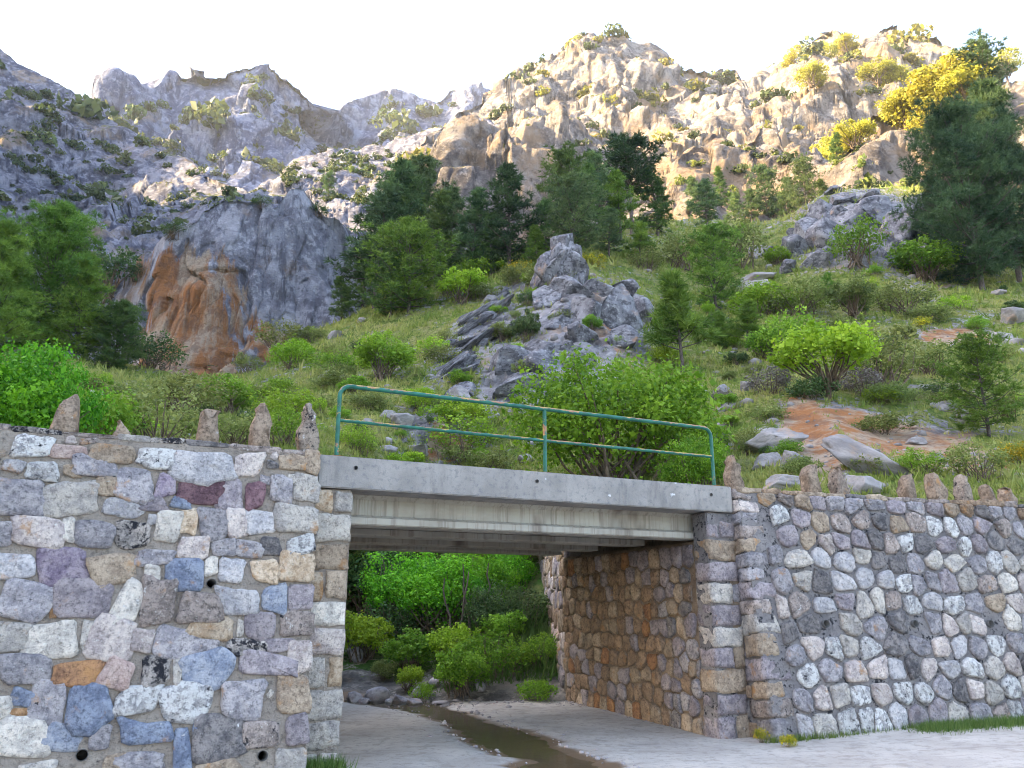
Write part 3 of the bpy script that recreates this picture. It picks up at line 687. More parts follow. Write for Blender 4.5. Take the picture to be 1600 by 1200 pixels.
while a < -.1:                                   # flat stones and lumps of mortar along the top
    ww = rr.uniform(.22, .6)
    P = [(-ww / 2, -.035), (ww / 2, -.035 + rr.normal() * .01), (ww / 2, .03 + rr.normal() * .012), (rr.normal() * .05, .035 + rr.normal() * .012), (-ww / 2, .025 + rr.normal() * .012)]
    V2 = stone_mesh(P, .03, SM[rr.choice(['dark', 'tan', 'speckle', 'black', 'pale', 'dark'])], int(rr.integers(1e6)))
    o = link('coping_stone', V2, wall_l, (a + ww / 2, LW_H - .035, -.02)); o.scale = (1.02, 1, 1)
    o2 = link('coping_stone', box_mesh('coping_stone', (-ww / 2, -.03, -.75), (ww / 2, .022 + rr.normal() * .008, -.02), M_MORT, .012), wall_l, (a + ww / 2, LW_H - .035, -.02))
    a += ww * 1.02
holes = HOLES_L
cut(body, [((a, b, -.5), (a, b, .2), r_) for a, b, r_ in holes])
for a, b, r_ in holes: pipe_ring('weep_pipe', (a, b, -.45), (a, b, .02), r_ * .9, r_, M_PIPE, wall_l)

def upright(parent, a, b, w_, h_, shape, mat, seed, thick=.16, c0=-.25, lean=0):
    """an upright stone slab set into the wall top"""
    r = np.random.default_rng(seed)
    if shape == 'flat': O = [(-.5, -.1), (.5, -.1), (.5, .95), (.42, 1.0), (-.38, .98), (-.5, .93)]
    elif shape == 'slant': O = [(-.5, -.1), (.5, -.1), (.5, .98), (.36, 1.0), (-.05, .88), (-.38, .68), (-.5, .5)]
    elif shape == 'stub': O = [(-.5, -.1), (.6, -.1), (.35, .2), (.1, .6), (-.15, 1.0), (-.3, .8), (-.42, .4)]
    else: O = [(-.42, -.1), (.48, -.1), (.54, .28), (.44, .62), (.24, .86), (.06, 1.0), (-.06, .97), (-.22, .74), (-.5, .38)]
    P = chaikin(np.array(O) * np.array([w_, h_]) + np.random.default_rng(seed).normal(size=(len(O), 2)) * .022, 1)
    n = len(P); V = []
    cen = P.mean(0)
    for sc, z in ((.86, 0), (.98, thick * .2), (1, thick * .5), (.97, thick * .8), (.84, thick)):
        q = cen + (P - cen) * sc + r.normal(size=P.shape) * .011; V.append(np.column_stack([q[:, 0] + lean * q[:, 1], q[:, 1], c0 + z + r.normal(size=n) * .008]))
    V.append(np.array([[cen[0], cen[1], c0], [cen[0], cen[1], c0 + thick * 1.03]])); V = np.concatenate(V)
    F = [q for k in range(4) for i in range(n) for q in ((k * n + i, k * n + (i + 1) % n, k * n + n + (i + 1) % n), (k * n + i, k * n + n + (i + 1) % n, k * n + n + i))]
    F += [(i, 5 * n, (i + 1) % n) for i in range(n)] + [(4 * n + i, 4 * n + (i + 1) % n, 5 * n + 1) for i in range(n)]
    return link('upright_stone', mesh_np('upright_stone', V, F, mat, False), parent, (a, b, 0))
M_UP = stone_mat('upright_tan_stone', (.25, .20, .165), (.39, .32, .265), .3, .15, .25)
M_UP2 = stone_mat('upright_lichen_stone', (.27, .23, .21), (.40, .35, .31), .6, .3, .25)
for i, (x, y0, y1, ww, sh) in enumerate([(99, 677, 612, 36, 'slant'), (194, 683, 651, 30, 'stub'), (325, 698, 637, 32, 'flat'), (411, 699, 619, 32, 'pt'), (484, 705, 621, 29, 'pt')]):
    a, b, Yd = wall_ab(x, y0, fr_l, inv_l); m_ = px2m(1, y0, Yd)
    upright(wall_l, a, LW_H - .02, ww * m_ * 1.05, (y0 - y1) * m_, sh, M_UP2 if i == 4 else M_UP, 40 + i, .2, -.24, -.05 if sh == 'pt' else 0)

# ---- right retaining wall
RA = R(20.5); U2 = Vector((math.cos(RA), math.sin(RA), 0))
RW_T = Vector((3.21, 11.50, 3.32)); RW_B = Vector((3.375, 11.06, -.03))
fr_r = frame(RW_B, U2, RW_T - RW_B); inv_r = fr_r.inverted(); RW_H = (RW_T - RW_B).length
wall_r = empty('stone_retaining_wall'); wall_r.matrix_world = fr_r
tag(wall_r, 'sloping cobble stone retaining wall right of the bridge with upright stones on top', 'wall')
body = link('mortar_body', box_mesh('mortar_body', (0, -.25, -1.0), (9.5, RW_H - .03, 0), M_MORT2, .02), wall_r)
HOLES_R = [(*wall_ab(x, y, fr_r, inv_r)[:2], px2m(rp, y, wall_ab(x, y, fr_r, inv_r)[2])) for x, y, rp in ((1288, 975, 6), (1427, 975, 5.5), (1545, 975, 5.5))]
rr = np.random.default_rng(8)
pal_r = ['paleblue'] * 5 + ['pale'] * 5 + ['white'] * 2 + ['bluegray'] * 5 + ['tan'] + ['speckle'] * 3 + ['dark'] * 2 + ['pinkwhite'] * 5 + ['lichen'] * 3 + ['grayviolet'] * 3
for c_, P in voronoi_stones(.36, 9.5, .02, RW_H - .06, .35, .30, rr, .016):
    key = rr.choice(pal_r)
    dh_ = [math.hypot(c_[0] - hx, c_[1] - hy) for hx, hy, _ in HOLES_R]
    if min(dh_) < .21:
        if min(dh_) < .15: continue
        P = P * .72
    if c_[1] > RW_H * .78: key = rr.choice(['grayviolet', 'dark', 'speckle', 'bluegray', 'tan', 'brown', 'lichen', 'grayviolet'])
    link('stone', stone_mesh(P * rr.uniform(.92, 1.02), .03 + .04 * rr.random(), SM[key], int(rr.integers(1e6)), soft=2), wall_r, (c_[0], c_[1], 0))
b = .02; row = 0
while b < RW_H - .1:                              # corner blocks showing on both faces
    hh = rr.uniform(.17, .30); hh = min(hh, RW_H - b); ww = rr.uniform(.34, .42) if row % 2 else rr.uniform(.22, .30)
    me = block_mesh('corner_stone', (-.035, .004, -.42 if row % 2 else -.30), (ww, hh - .004, .012), SMB[rr.choice(['pale', 'speckle', 'grayviolet', 'bluegray', 'grayviolet', 'tan', 'pinkwhite'])], 10 + row, .025, .03)
    link('corner_stone', me, wall_r, (0, b, 0)); 
    me = block_mesh('corner_stone', (-.035, .015, -.95), (.2, hh - .015, -.45 if row % 2 else -.33), SMB[rr.choice(['dark', 'brown', 'tan', 'grayviolet'])], 50 + row, .025, .03)
    link('corner_stone', me, wall_r, (0, b, 0)); b += hh; row += 1
a = .02
while a < 9.3:
    ww = rr.uniform(.22, .55)
    link('coping_stone', block_mesh('coping_stone', (0, -.045, -.9), (ww, .02 + abs(rr.normal()) * .02, .015 + rr.random() * .02), SMB[rr.choice(['dark', 'tan', 'speckle', 'brown'])], int(rr.integers(1e5)), .02, .014), wall_r, (a, RW_H - .03, 0))
    a += ww + .01
holes = HOLES_R
cut(body, [((a, b, -.5), (a, b, .2), r_) for a, b, r_ in holes])
for a, b, r_ in holes: pipe_ring('weep_pipe', (a, b, -.45), (a, b, .05), r_ * .9, r_, M_PIPE, wall_r)
for i, (x, y0, y1, ww, sh) in enumerate([(1162, 764, 702, 29, 'pt'), (1281, 767, 712, 34, 'slant'), (1329, 769, 715, 28, 'pt'), (1433, 771, 725, 26, 'slant'), (1481, 776, 722, 32, 'pt'), (1521, 778, 729, 27, 'pt'), (1563, 780, 742, 26, 'stub'), (1590, 783, 748, 22, 'pt')]):
    a, b, Yd = wall_ab(x, y0, fr_r, inv_r); m_ = px2m(1, y0, Yd)
    upright(wall_r, a, RW_H - .03, ww * m_ * .78, (y0 - y1) * m_, sh, (M_UP, M_UP, M_UP2)[i % 3], 60 + i, .22, -.3, (-.08, .06, -.12, 0)[i % 4])
for i in range(8): upright(wall_r, 6.4 + i * .37, RW_H - .03, .25, .42, ('pt', 'slant', 'flat')[i % 3], M_UP, 90 + i, .22, -.3)

# ---- abutments and piers
def abutment(label, s0, s1, side, back, pal, inner_front):
    """side -1: its inner face looks left; the stack of pier blocks stands at the front"""
    root = empty('bridge_abutment'); tag(root, label, 'abutment')
    f = B(inner_front, .08, -.05); bk = Vector((back[0], back[1], -.12))
    e = (f - bk); e.z = 0; ln = e.length; e.normalize()
    X = e if side < 0 else -e
    fr = frame(f if side < 0 else bk, X, UP); root.matrix_world = fr
    lo, hi = (-ln, 0) if side < 0 else (0, ln)
    link('mortar_body', box_mesh('mortar_body', (lo, -.3, -1.6), (hi, 2.62, 0), M_MORT3 if side < 0 else M_MORT, .01), root)
    link('back_wall', box_mesh('back_wall', (lo, 2.62, -1.6), (hi - .1 if side < 0 else hi, 2.985, -.3), M_MORT3, .01), root)
    r = np.random.default_rng(77 + side)
    if side < 0:
        for c_, P in voronoi_stones(lo, -.34, .0, 2.58, .27, .235, r, .016):
            near = c_[0] > -1.3
            key = r.choice(['dark', 'bluegray', 'brown', 'tan', 'grayviolet'] if near else pal)
            link('stone', stone_mesh(P, .03 + .03 * r.random(), SM[key], int(r.integers(1e6)), soft=2), root, (c_[0], c_[1], 0))
    inv = fr.inverted()
    o = link('pier_mortar', box_mesh('pier_mortar', (s0 + .012, .05, -.05), (s1 - .012, .37, 2.955), M_MORT if side > 0 else M_MORT2, .015), root); o.matrix_local = inv @ frame(B(0, 0, 0), U, NN)
    z = -.05; row = 0
    while z < 2.93:
        h_ = min(r.uniform(.24, .34), 2.955 - z)
        if h_ < .1: break
        spl = [s0, s1] if row % 3 else [s0, (s0 + s1) / 2 + r.normal() * .04, s1]
        for q in range(len(spl) - 1):
            w_ = spl[q + 1] - spl[q]
            me = block_mesh('pier_stone', (.008, .0, .0), (w_ - .008, .36, h_ - .015), SMB[r.choice(['pale', 'peach', 'pinkwhite', 'pale', 'tan', 'peach', 'white'] if side > 0 else ['tan', 'pale', 'grayviolet', 'speckle', 'grayviolet', 'bluegray'])], int(r.integers(1e5)), .025, .022)
            o = link('pier_stone', me, root); o.matrix_local = inv @ frame(B(spl[q] + r.normal() * .006, .02 + r.normal() * .008, z), U, NN)
        z += h_; row += 1
    return root
abutment('brown cobble abutment wall lining the right side of the underpass', 5.465, 5.98, -1, (1.0, 16.0), ['brown'] * 8 + ['rust'] + ['tan'] * 4 + ['grayviolet'] * 2, 5.50)
abutment('narrow stacked stone pier carrying the left end of the bridge', -.06, .425, 1, (-3.5, 14.6), ['tan'], .425)
# upstream wing wall seen at a grazing angle
wing = empty('stone_wing_wall'); tag(wing, 'long pinkish cobble wing wall beyond the underpass, seen almost edge on', 'wall')
W0, W1 = Vector((.97, 16.06, -.2)), Vector((.42, 26.0, .3))
e = W0 - W1; ln = e.length; wing.matrix_world = frame(W0, e, UP + Vector((.05, 0, 0)))
link('mortar_body', box_mesh('mortar_body', (-ln, -.3, -.7), (0, 3.5, 0), M_MORT, .01), wing)
r = np.random.default_rng(5)
for c_, P in voronoi_stones(-ln, 0, 0, 3.45, .46, .31, r, .02):
    link('stone', stone_mesh(P, .04 + .03 * r.random(), SM[r.choice(['tan', 'pink', 'pinkwhite', 'tan', 'brown', 'grayviolet', 'peach'])], int(r.integers(1e6))), wing, (c_[0], c_[1], 0))

# ------------------------------------------------------------------ bridge deck
t = NT('cast_concrete'); c = t.coord()
n1 = t.noise(c, 1.6, 6, .65); n2 = t.noise(c, 14, 6, .7)
col = t.mix(t.ramp(n1, .34, .68), (.235, .22, .205), (.345, .32, .295))
col = t.mix(t.math('MULTIPLY', t.ramp(n2, .5, .65), .7), col, (.17, .165, .175)); col = t.mix(t.math('MULTIPLY', t.ramp(t.noise(t.coord((2.2, 2.2, .5)), 1.4, 6, .7), .52, .66), .6), col, (.16, .15, .15))
col = t.mix(t.math('MULTIPLY', t.ramp(t.noise(t.coord((3, 3, .5)), 2.0, 5, .7), .6, .72), .5), col, (.40, .29, .21))
col = t.mix(t.ramp(t.noise(c, 5, 3, .5), .70, .74), col, (.60, .59, .60))
M_DECK = t.bsdf(col, .9, t.bump(t.math('ADD', n2, t.noise(c, 60, 3)), .4, .012), .2)
t = NT('streaked_concrete'); c = t.coord()
st = t.noise(t.coord((14, 14, .7)), 1.0, 5, .7); n1 = t.noise(c, 1.2, 5, .6)
col = t.mix(t.ramp(n1, .35, .65), (.33, .30, .25), (.43, .41, .36))
col = t.mix(t.math('MULTIPLY', t.ramp(st, .48, .66), .65), col, (.20, .17, .14))
col = t.mix(t.ramp(t.noise(t.coord((1.1, 1.1, .5)), 1.0, 4, .6), .60, .74), col, (.15, .12, .10))
M_GIRD = t.bsdf(col, .88, t.bump(t.noise(c, 25, 5, .7), .3, .01), .2)
bridge = empty('road_bridge', B(0, 0, 0)); bridge.rotation_euler = (0, 0, BA)
tag(bridge, 'small concrete beam bridge spanning the opening between the two stone walls', 'bridge')
SL = 5.93
slab = link('deck_slab', box_mesh('deck_slab', (0, 0, 2.962), (SL, 5.15, 3.33), M_DECK, .012), bridge)
bpy.context.view_layer.update()
dh = [(556, 731), (839, 752), (1111, 773)]
hl = []
for x, y in dh:
    a, b, _ = ray(x, y); d = Vector((float(a), 1, float(b))); tt = L0.dot(NN) / d.dot(NN); q = camv + d * tt - L0
    hl.append((q.dot(U), q.z))
cut(slab, [((s_, -.2, z_), (s_, .6, z_ + .0), .024) for s_, z_ in hl])
for s_, z_ in hl: pipe_ring('drain_pipe', (s_, -.012, z_), (s_, .5, z_), .019, .024, M_PIPE, bridge)
def girder(d0):
    w2, zb, zt = .20, 2.60, 2.962
    prof = [(-w2, zb + .015), (-w2 + .02, zb), (w2 - .02, zb), (w2, zb + .015), (w2, zb + .085), (w2 - .09, zb + .125), (w2 - .09, zt - .06), (w2 - .04, zt - .003), (-w2 + .04, zt - .003), (-w2 + .09, zt - .06), (-w2 + .09, zb + .125), (-w2, zb + .085)]
    n = len(prof); V = [(s_, d0 + w2 + d, z) for s_ in (.28, SL - .28) for d, z in prof]
    bm = bmesh.new(); vs = [bm.verts.new(v) for v in V]
    for i in range(n): bm.faces.new((vs[i], vs[(i + 1) % n], vs[n + (i + 1) % n], vs[n + i]))
    bm.faces.new(vs[:n][::-1]); bm.faces.new(vs[n:]); bmesh.ops.recalc_face_normals(bm, faces=bm.faces)
    me = bpy.data.meshes.new('girder'); bm.to_mesh(me); bm.free(); me.materials.append(M_GIRD); return link('girder', me, bridge)
for d0 in (.38, 1.8, 3.2, 4.5): girder(d0)
t = NT('asphalt'); M_ASPH = t.bsdf((.06, .058, .056), .9, t.bump(t.noise(t.coord(), 60, 3), .3, .01))
tag(link('road', mesh_np('road', [tuple(B(s_, d_, 3.342)) for s_, d_ in ((-14, .75), (SL + 14, .75), (SL + 14, 4.7), (-14, 4.7))], [(0, 1, 2, 3)], M_ASPH)), kind='structure')

# ------------------------------------------------------------------ railing
def tube(name, pts, rad, mat, parent, seg=10, radii=None, caps=True):
    P = [Vector(p_) for p_ in pts]; V, F = [], []
    T0 = (P[1] - P[0]).normalized(); a = T0.orthogonal().normalized()
    for i, p_ in enumerate(P):
        T = (P[min(i + 1, len(P) - 1)] - P[max(i - 1, 0)]).normalized(); a = (a - T * a.dot(T)).normalized(); b_ = T.cross(a)
        rr_ = radii[i] if radii else rad
        for k_ in range(seg):
            th = 2 * math.pi * k_ / seg; V.append(tuple(p_ + (a * math.cos(th) + b_ * math.sin(th)) * rr_))
    for i in range(len(P) - 1):
        for k_ in range(seg):
            k2 = (k_ + 1) % seg; F.append((i * seg + k_, i * seg + k2, (i + 1) * seg + k2, (i + 1) * seg + k_))
    me = mesh_np(name, V, F, mat, True)
    return link(name, me, parent) if parent != 'mesh' else me
t = NT('flaking_green_paint'); c = t.coord()
geo = t.new('ShaderNodeNewGeometry'); sx = t.new('ShaderNodeSeparateXYZ'); t.t.links.new(geo.outputs['Normal'], sx.inputs[0])
wear = t.math('ADD', t.math('MULTIPLY', sx.outputs['Z'], .17), t.noise(t.coord((2.2, 2.2, 2.2)), 2.0, 5, .7))
col = t.mix(t.ramp(t.noise(c, 9, 4), .35, .65), (.010, .095, .062), (.016, .14, .095))
col = t.mix(t.ramp(wear, .565, .63), col, t.mix(t.ramp(t.noise(c, 12, 4, .6), .42, .58), (.42, .27, .07), (.30, .15, .09)))
M_RAIL = t.bsdf(col, .45, t.bump(t.noise(c, 30, 4), .15, .004), .4)
t = NT('rusty_plate'); M_RUSTP = t.bsdf(t.mix(t.ramp(t.noise(t.coord(), 30, 4), .4, .6), (.16, .07, .03), (.30, .14, .06)), .85)
rail = empty('guard_railing', B(0, 0, 0)); rail.rotation_euler = (0, 0, BA)
tag(rail, 'green painted tubular guard railing with flaking yellow patches on the bridge edge', 'railing')
rd, zt, zm, s_l, s_m, s_r = .10, 4.185, 3.765, .215, 2.94, 5.70
def arc(cx, cz, r_, a0, a1, n=7): return [(cx + r_ * math.cos(a0 + (a1 - a0) * i / n), rd, cz + r_ * math.sin(a0 + (a1 - a0) * i / n)) for i in range(n + 1)]
tube('top_rail', arc(s_l + .13, zt - .13, .13, math.pi, math.pi / 2) + [(s_l + .13 + (s_r - s_l - .26) * q, rd, zt) for q in (.25, .5, .75)] + arc(s_r - .13, zt - .13, .13, math.pi / 2, 0), .0265, M_RAIL, rail)
tube('mid_rail', [(s_l, rd, zm), (s_m, rd, zm - .004), (s_r, rd, zm)], .021, M_RAIL, rail)
for s_, pz in ((s_l, zt - .13), (s_m, zt - .02), (s_r, zt - .13)):
    po = tube('post', [(s_, rd, 3.32), (s_, rd, 3.8), (s_, rd, pz)], .026, M_RAIL, rail)
    link('base_plate', box_mesh('base_plate', (s_ - .06, rd - .06, 3.326), (s_ + .06, rd + .06, 3.342), M_RUSTP, .003), po)

# ------------------------------------------------------------------ plants: mesh makers
def needles(T, D, n, ln, wd, r, spread=.75, up=.25):
    """n thin triangles at every point T pointing about D"""
    T = np.repeat(T, n, 0); D = np.repeat(D, n, 0)
    d = D + r.normal(size=D.shape) * spread; d[:, 2] += up; d /= np.linalg.norm(d, axis=1, keepdims=True) + 1e-9
    sd_ = np.cross(d, r.normal(size=d.shape)); sd_ /= np.linalg.norm(sd_, axis=1, keepdims=True) + 1e-9
    L_ = ln * r.uniform(.7, 1.25, size=(len(T), 1)); W_ = wd * r.uniform(.7, 1.3, size=(len(T), 1))
    V = np.stack([T - sd_ * W_, T + sd_ * W_, T + d * L_], 1).reshape(-1, 3)
    return V, np.arange(len(V)).reshape(-1, 3)
def leaves(T, D, ln, r, flat=.5, wid=.36):
    """a folded diamond leaf at every point T, facing about D"""
    n = D * flat + r.normal(size=D.shape) * .6; n /= np.linalg.norm(n, axis=1, keepdims=True) + 1e-9
    a = np.cross(n, r.normal(size=n.shape)); a /= np.linalg.norm(a, axis=1, keepdims=True) + 1e-9; b = np.cross(n, a)
    L_ = ln * np.exp(r.normal(size=(len(T), 1)) * .33)
    V = np.stack([T - a * L_ * .5, T + b * L_ * wid - n * L_ * .08, T + a * L_ * .55, T - b * L_ * wid - n * L_ * .08], 1).reshape(-1, 3)
    i = np.arange(len(T))[:, None] * 4
    return V, np.concatenate([i + np.array([[0, 1, 2]]), i + np.array([[0, 2, 3]])], 0)
def cat_mesh(parts):
    V = np.concatenate([p_[0] for p_ in parts]); o_ = 0; F = []
    for v, f in parts: F.append(f + o_); o_ += len(v)
    return V, np.concatenate(F)
def tube_np(pts, rad, seg=6):
    P = [Vector(p_) for p_ in pts]; V, F = [], []; a = (P[1] - P[0]).normalized().orthogonal().normalized()
    for i, p_ in enumerate(P):
        T = (P[min(i + 1, len(P) - 1)] - P[max(i - 1, 0)]).normalized(); a = (a - T * a.dot(T)).normalized(); b_ = T.cross(a)
        for k_ in range(seg):
            th = 2 * math.pi * k_ / seg; V.append(p_ + (a * math.cos(th) + b_ * math.sin(th)) * rad[i])
    for i in range(len(P) - 1):
        for k_ in range(seg):
            k2 = (k_ + 1) % seg; F += [(i * seg + k_, i * seg + k2, (i + 1) * seg + k2), (i * seg + k_, (i + 1) * seg + k2, (i + 1) * seg + k_)]
    return np.array([v[:] for v in V]), np.array(F)
t = NT('pine_bark'); c = t.coord((6, 6, 2)); M_BARK = t.bsdf(t.mix(t.ramp(t.noise(c, 2, 5, .7), .35, .65), (.07, .055, .05), (.17, .14, .125)), .95, t.bump(t.noise(c, 5, 5), .8, .03))
t = NT('shrub_bark'); M_STEM = t.bsdf(t.mix(t.ramp(t.noise(t.coord(), 6, 5, .7), .35, .65), (.10, .07, .05), (.20, .15, .11)), .95)
t = NT('rusty_bark'); M_RUSTB = t.bsdf(t.mix(t.ramp(t.noise(t.coord(), 5, 5, .7), .35, .65), (.16, .08, .05), (.27, .14, .08)), .95)
LEAF = {
 'pine': foliage_mat('pine_needles', (.05, .105, .03), (.17, .26, .065), .34),
 'bluepine': foliage_mat('blue_pine_needles', (.055, .108, .048), (.18, .26, .095), .34),
 'brightpine': foliage_mat('bright_pine_needles', (.075, .155, .022), (.21, .33, .05), .36),
 'green': foliage_mat('green_leaves', (.11, .22, .016), (.28, .44, .04), .42),
 'lime': foliage_mat('lime_leaves', (.17, .30, .014), (.38, .53, .04), .45),
 'vivid': foliage_mat('vivid_ivy_leaves', (.06, .20, .008), (.22, .48, .02), .45),
 'olive': foliage_mat('olive_leaves', (.13, .17, .04), (.29, .32, .09), .38),
 'dark': foliage_mat('dark_leaves', (.038, .075, .024), (.11, .17, .045), .3),
 'golden': foliage_mat('sunlit_yellow_leaves', (.27, .275, .04), (.52, .49, .07), .5),  # yellow of the sunlight on these trees is put into the leaf colour
 'grey': foliage_mat('grey_twigs', (.15, .125, .115), (.27, .235, .21), .1),
 'broom': foliage_mat('yellow_broom', (.14, .20, .02), (.70, .52, .02), .3),
 'bush': foliage_mat('fresh_bush_leaves', (.10, .24, .016), (.29, .50, .035), .44),
 'darkpine': foliage_mat('dark_pine_needles', (.030, .066, .03), (.10, .155, .06), .28),
 'sunshrub': foliage_mat('sunlit_shrub_leaves', (.10, .115, .025), (.30, .27, .05), .4, .7),  # dimmer sunlit yellow, likewise painted into the leaves
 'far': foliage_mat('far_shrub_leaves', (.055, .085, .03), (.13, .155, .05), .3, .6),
}
def make_pine(seed, H=10., cb=.15, Rm=2.4, kind='cone', limbs=46, tufts=11, ln=.42, wd=.040, nn=8):
    r = np.random.default_rng(seed)
    lean = r.normal(size=2) * .03 * H
    trunk = lambda z: np.array([lean[0] * (z / H) ** 2, lean[1] * (z / H) ** 2, z])
    zs = np.linspace(-.5, H * .97, 9)
    parts_t = [tube_np([trunk(z) for z in zs], [max(.02, .017 * H * (1 - z / H * .93)) for z in np.clip(zs, 0, H)], 7)]
    TP, TD, TI = [], [], []
    for k_ in range(limbs):
        f = (k_ + r.random()) / limbs
        z = H * (cb + (1 - cb) * f ** .92)
        q = (z / H - cb) / (1 - cb)
        if kind == 'cone': pr = (1 - q) ** .75 * min(1, .45 + q * 3.0) + .05
        elif kind == 'round': pr = math.sqrt(max(0, 1 - (max(0, q - .34) / .68) ** 2)) * min(1, .55 + q * 1.6)
        elif kind == 'umbrella': pr = math.sqrt(max(.02, 1 - (abs(q - .5) / .56) ** 2.2))
        else: pr = (1 - q) * .95 + .06
        L_ = Rm * pr * r.uniform(.55, 1.18)
        az_ = k_ * 2.399 + r.normal() * .5
        el = {'cone': -.05 + .75 * q, 'round': .1 + .8 * q, 'umbrella': .25 + .7 * q, 'young': .35 + .5 * q}[kind]
        dr = np.array([math.cos(az_) * math.cos(el), math.sin(az_) * math.cos(el), math.sin(el)])
        p0 = trunk(z - .1 * L_); p1 = p0 + dr * L_ * .55 + np.array([0, 0, -.05 * L_]); p2 = p0 + dr * L_ + np.array([0, 0, .06 * L_])
        rb = .007 * H * (1 - .7 * q)
        parts_t.append(tube_np([p0, p1, p2], [rb, rb * .6, rb * .25], 4))
        nt = max(4, int(tufts * (.5 + L_ / Rm)))
        tint = r.uniform(.15, .85)
        npad = max(2, int(2 + 4 * L_ / Rm))
        for _ in range(npad):
            u_ = r.uniform(.35, 1.05); cpos = p0 + (p2 - p0) * u_ + r.normal(size=3) * np.array([.13, .13, .05]) * L_
            m_ = max(3, nt // npad * 2)
            rad2 = (.085 + .10 * r.random()) * Rm
            off = r.normal(size=(m_, 3)); off /= np.linalg.norm(off, axis=1, keepdims=True); off *= rad2 * r.uniform(.4, 1, size=(m_, 1)) * np.array([1.25, 1.25, .55])
            TP.append(cpos + off); TD.append(off / rad2 * .8 + dr * .35); TI.append(np.clip(tint + r.normal(size=m_) * .18 + .25 * off[:, 2] / rad2, 0, 1))
    top = trunk(H * .96); TP.append(top + r.normal(size=(8, 3)) * .05 * Rm); TD.append(np.tile([0, 0, 1.], (8, 1))); TI.append(np.full(8, .7))
    T, D, I = np.concatenate(TP), np.concatenate(TD), np.concatenate(TI)
    V, F = needles(T, D, nn, ln, wd, r)
    tv, tf = cat_mesh(parts_t)
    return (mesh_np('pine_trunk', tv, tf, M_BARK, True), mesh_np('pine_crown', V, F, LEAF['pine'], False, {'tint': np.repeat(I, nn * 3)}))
def make_bush(seed, H=2., W=2., n=3500, ln=.09, lumps=34, low=.08, stems=6, trunk=0.0, open_=.0, flat=.5):
    """broadleaf shrub or small tree, H tall and W wide, its leaves in clumps"""
    r = np.random.default_rng(seed)
    TP, TD, TI = [], [], []; parts_t = []
    z0 = trunk * H; cz = z0 + (H - z0) * .48
    per = n // lumps
    for k_ in range(lumps):
        d = r.normal(size=3); d[2] = abs(d[2]) * .9 - .35; d /= np.linalg.norm(d)
        rr_ = r.uniform(.45, .86) if k_ % 4 else r.uniform(.85, 1.08)
        c_ = np.array([d[0] * W * .5 * rr_, d[1] * W * .5 * rr_, cz + d[2] * (H - z0) * .5 * rr_])
        c_[2] = max(c_[2], z0 + low * H)
        cr = (r.uniform(.13, .25) if k_ % 4 else r.uniform(.07, .12)) * W * (1.1 - .3 * rr_)
        m_ = int(per * r.uniform(.6, 1.4) * (1 if k_ % 4 else .5))
        o_ = r.normal(size=(m_, 3)); o_ /= np.linalg.norm(o_, axis=1, keepdims=True)
        o_ = o_ * (r.uniform(.45, 1.08, size=(m_, 1)) ** .6) * cr * np.array([1, 1, .8])
        o_ += r.normal(size=(m_, 3)) * .22 * cr
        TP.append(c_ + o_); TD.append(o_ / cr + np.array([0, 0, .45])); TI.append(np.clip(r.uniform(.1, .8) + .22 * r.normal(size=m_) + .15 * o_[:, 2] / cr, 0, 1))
        if k_ < stems * 4:
            b0 = np.array([r.normal() * .04 * W, r.normal() * .04 * W, z0 * .9 - .1]) if trunk else np.array([r.normal() * .1 * W, r.normal() * .1 * W, -.1])
            mid = b0 * .45 + c_ * .55 + r.normal(size=3) * .05 * W; rb = .014 * H
            parts_t.append(tube_np([b0, mid, c_], [rb, rb * .6, rb * .25], 5))
    if trunk: parts_t.append(tube_np([(0, 0, -.3), (.02 * W, 0, z0 * .5), (0, .02 * W, z0 * 1.05), (.03 * W, 0, H * .6)], [.035 * H, .028 * H, .022 * H, .01 * H], 7))
    T, D, I = np.concatenate(TP), np.concatenate(TD), np.concatenate(TI)
    keep = T[:, 2] > -.05 * H; T, D, I = T[keep], D[keep], I[keep]
    V, F = leaves(T, D, ln, r, flat)
    tv, tf = cat_mesh(parts_t)
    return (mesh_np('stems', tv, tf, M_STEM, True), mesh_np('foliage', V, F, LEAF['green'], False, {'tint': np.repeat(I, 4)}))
_tinted = {}
def tinted(me, key):
    """the same leaves in another leaf colour"""
    k_ = (me.name, key)
    if k_ not in _tinted:
        m2 = me.copy(); m2.materials.clear(); m2.materials.append(LEAF[key]); _tinted[k_] = m2
    return _tinted[k_]
PINES = {
 'cone': [make_pine(101, 10, .12, 2.5, 'cone', 58, 12), make_pine(102, 10, .2, 2.6, 'cone', 54, 12)],
 'round': [make_pine(103, 10, .1, 3.6, 'round', 70, 14), make_pine(104, 10, .16, 3.3, 'round', 66, 13)],
 'umbrella': [make_pine(105, 10, .48, 2.3, 'umbrella', 44, 12), make_pine(106, 10, .35, 2.5, 'umbrella', 48, 12)],
 'young': [make_pine(107, 10, .30, 2.6, 'young', 34, 8, .9, .05, 9), make_pine(108, 10, .06, 3.6, 'young', 38, 8, 1.0, .06, 9)],
 'near': [make_pine(109, 10, .1, 3.4, 'round', 120, 26, .34, .02, 10), make_pine(110, 10, .12, 3.2, 'cone', 120, 26, .34, .02, 10)],
}
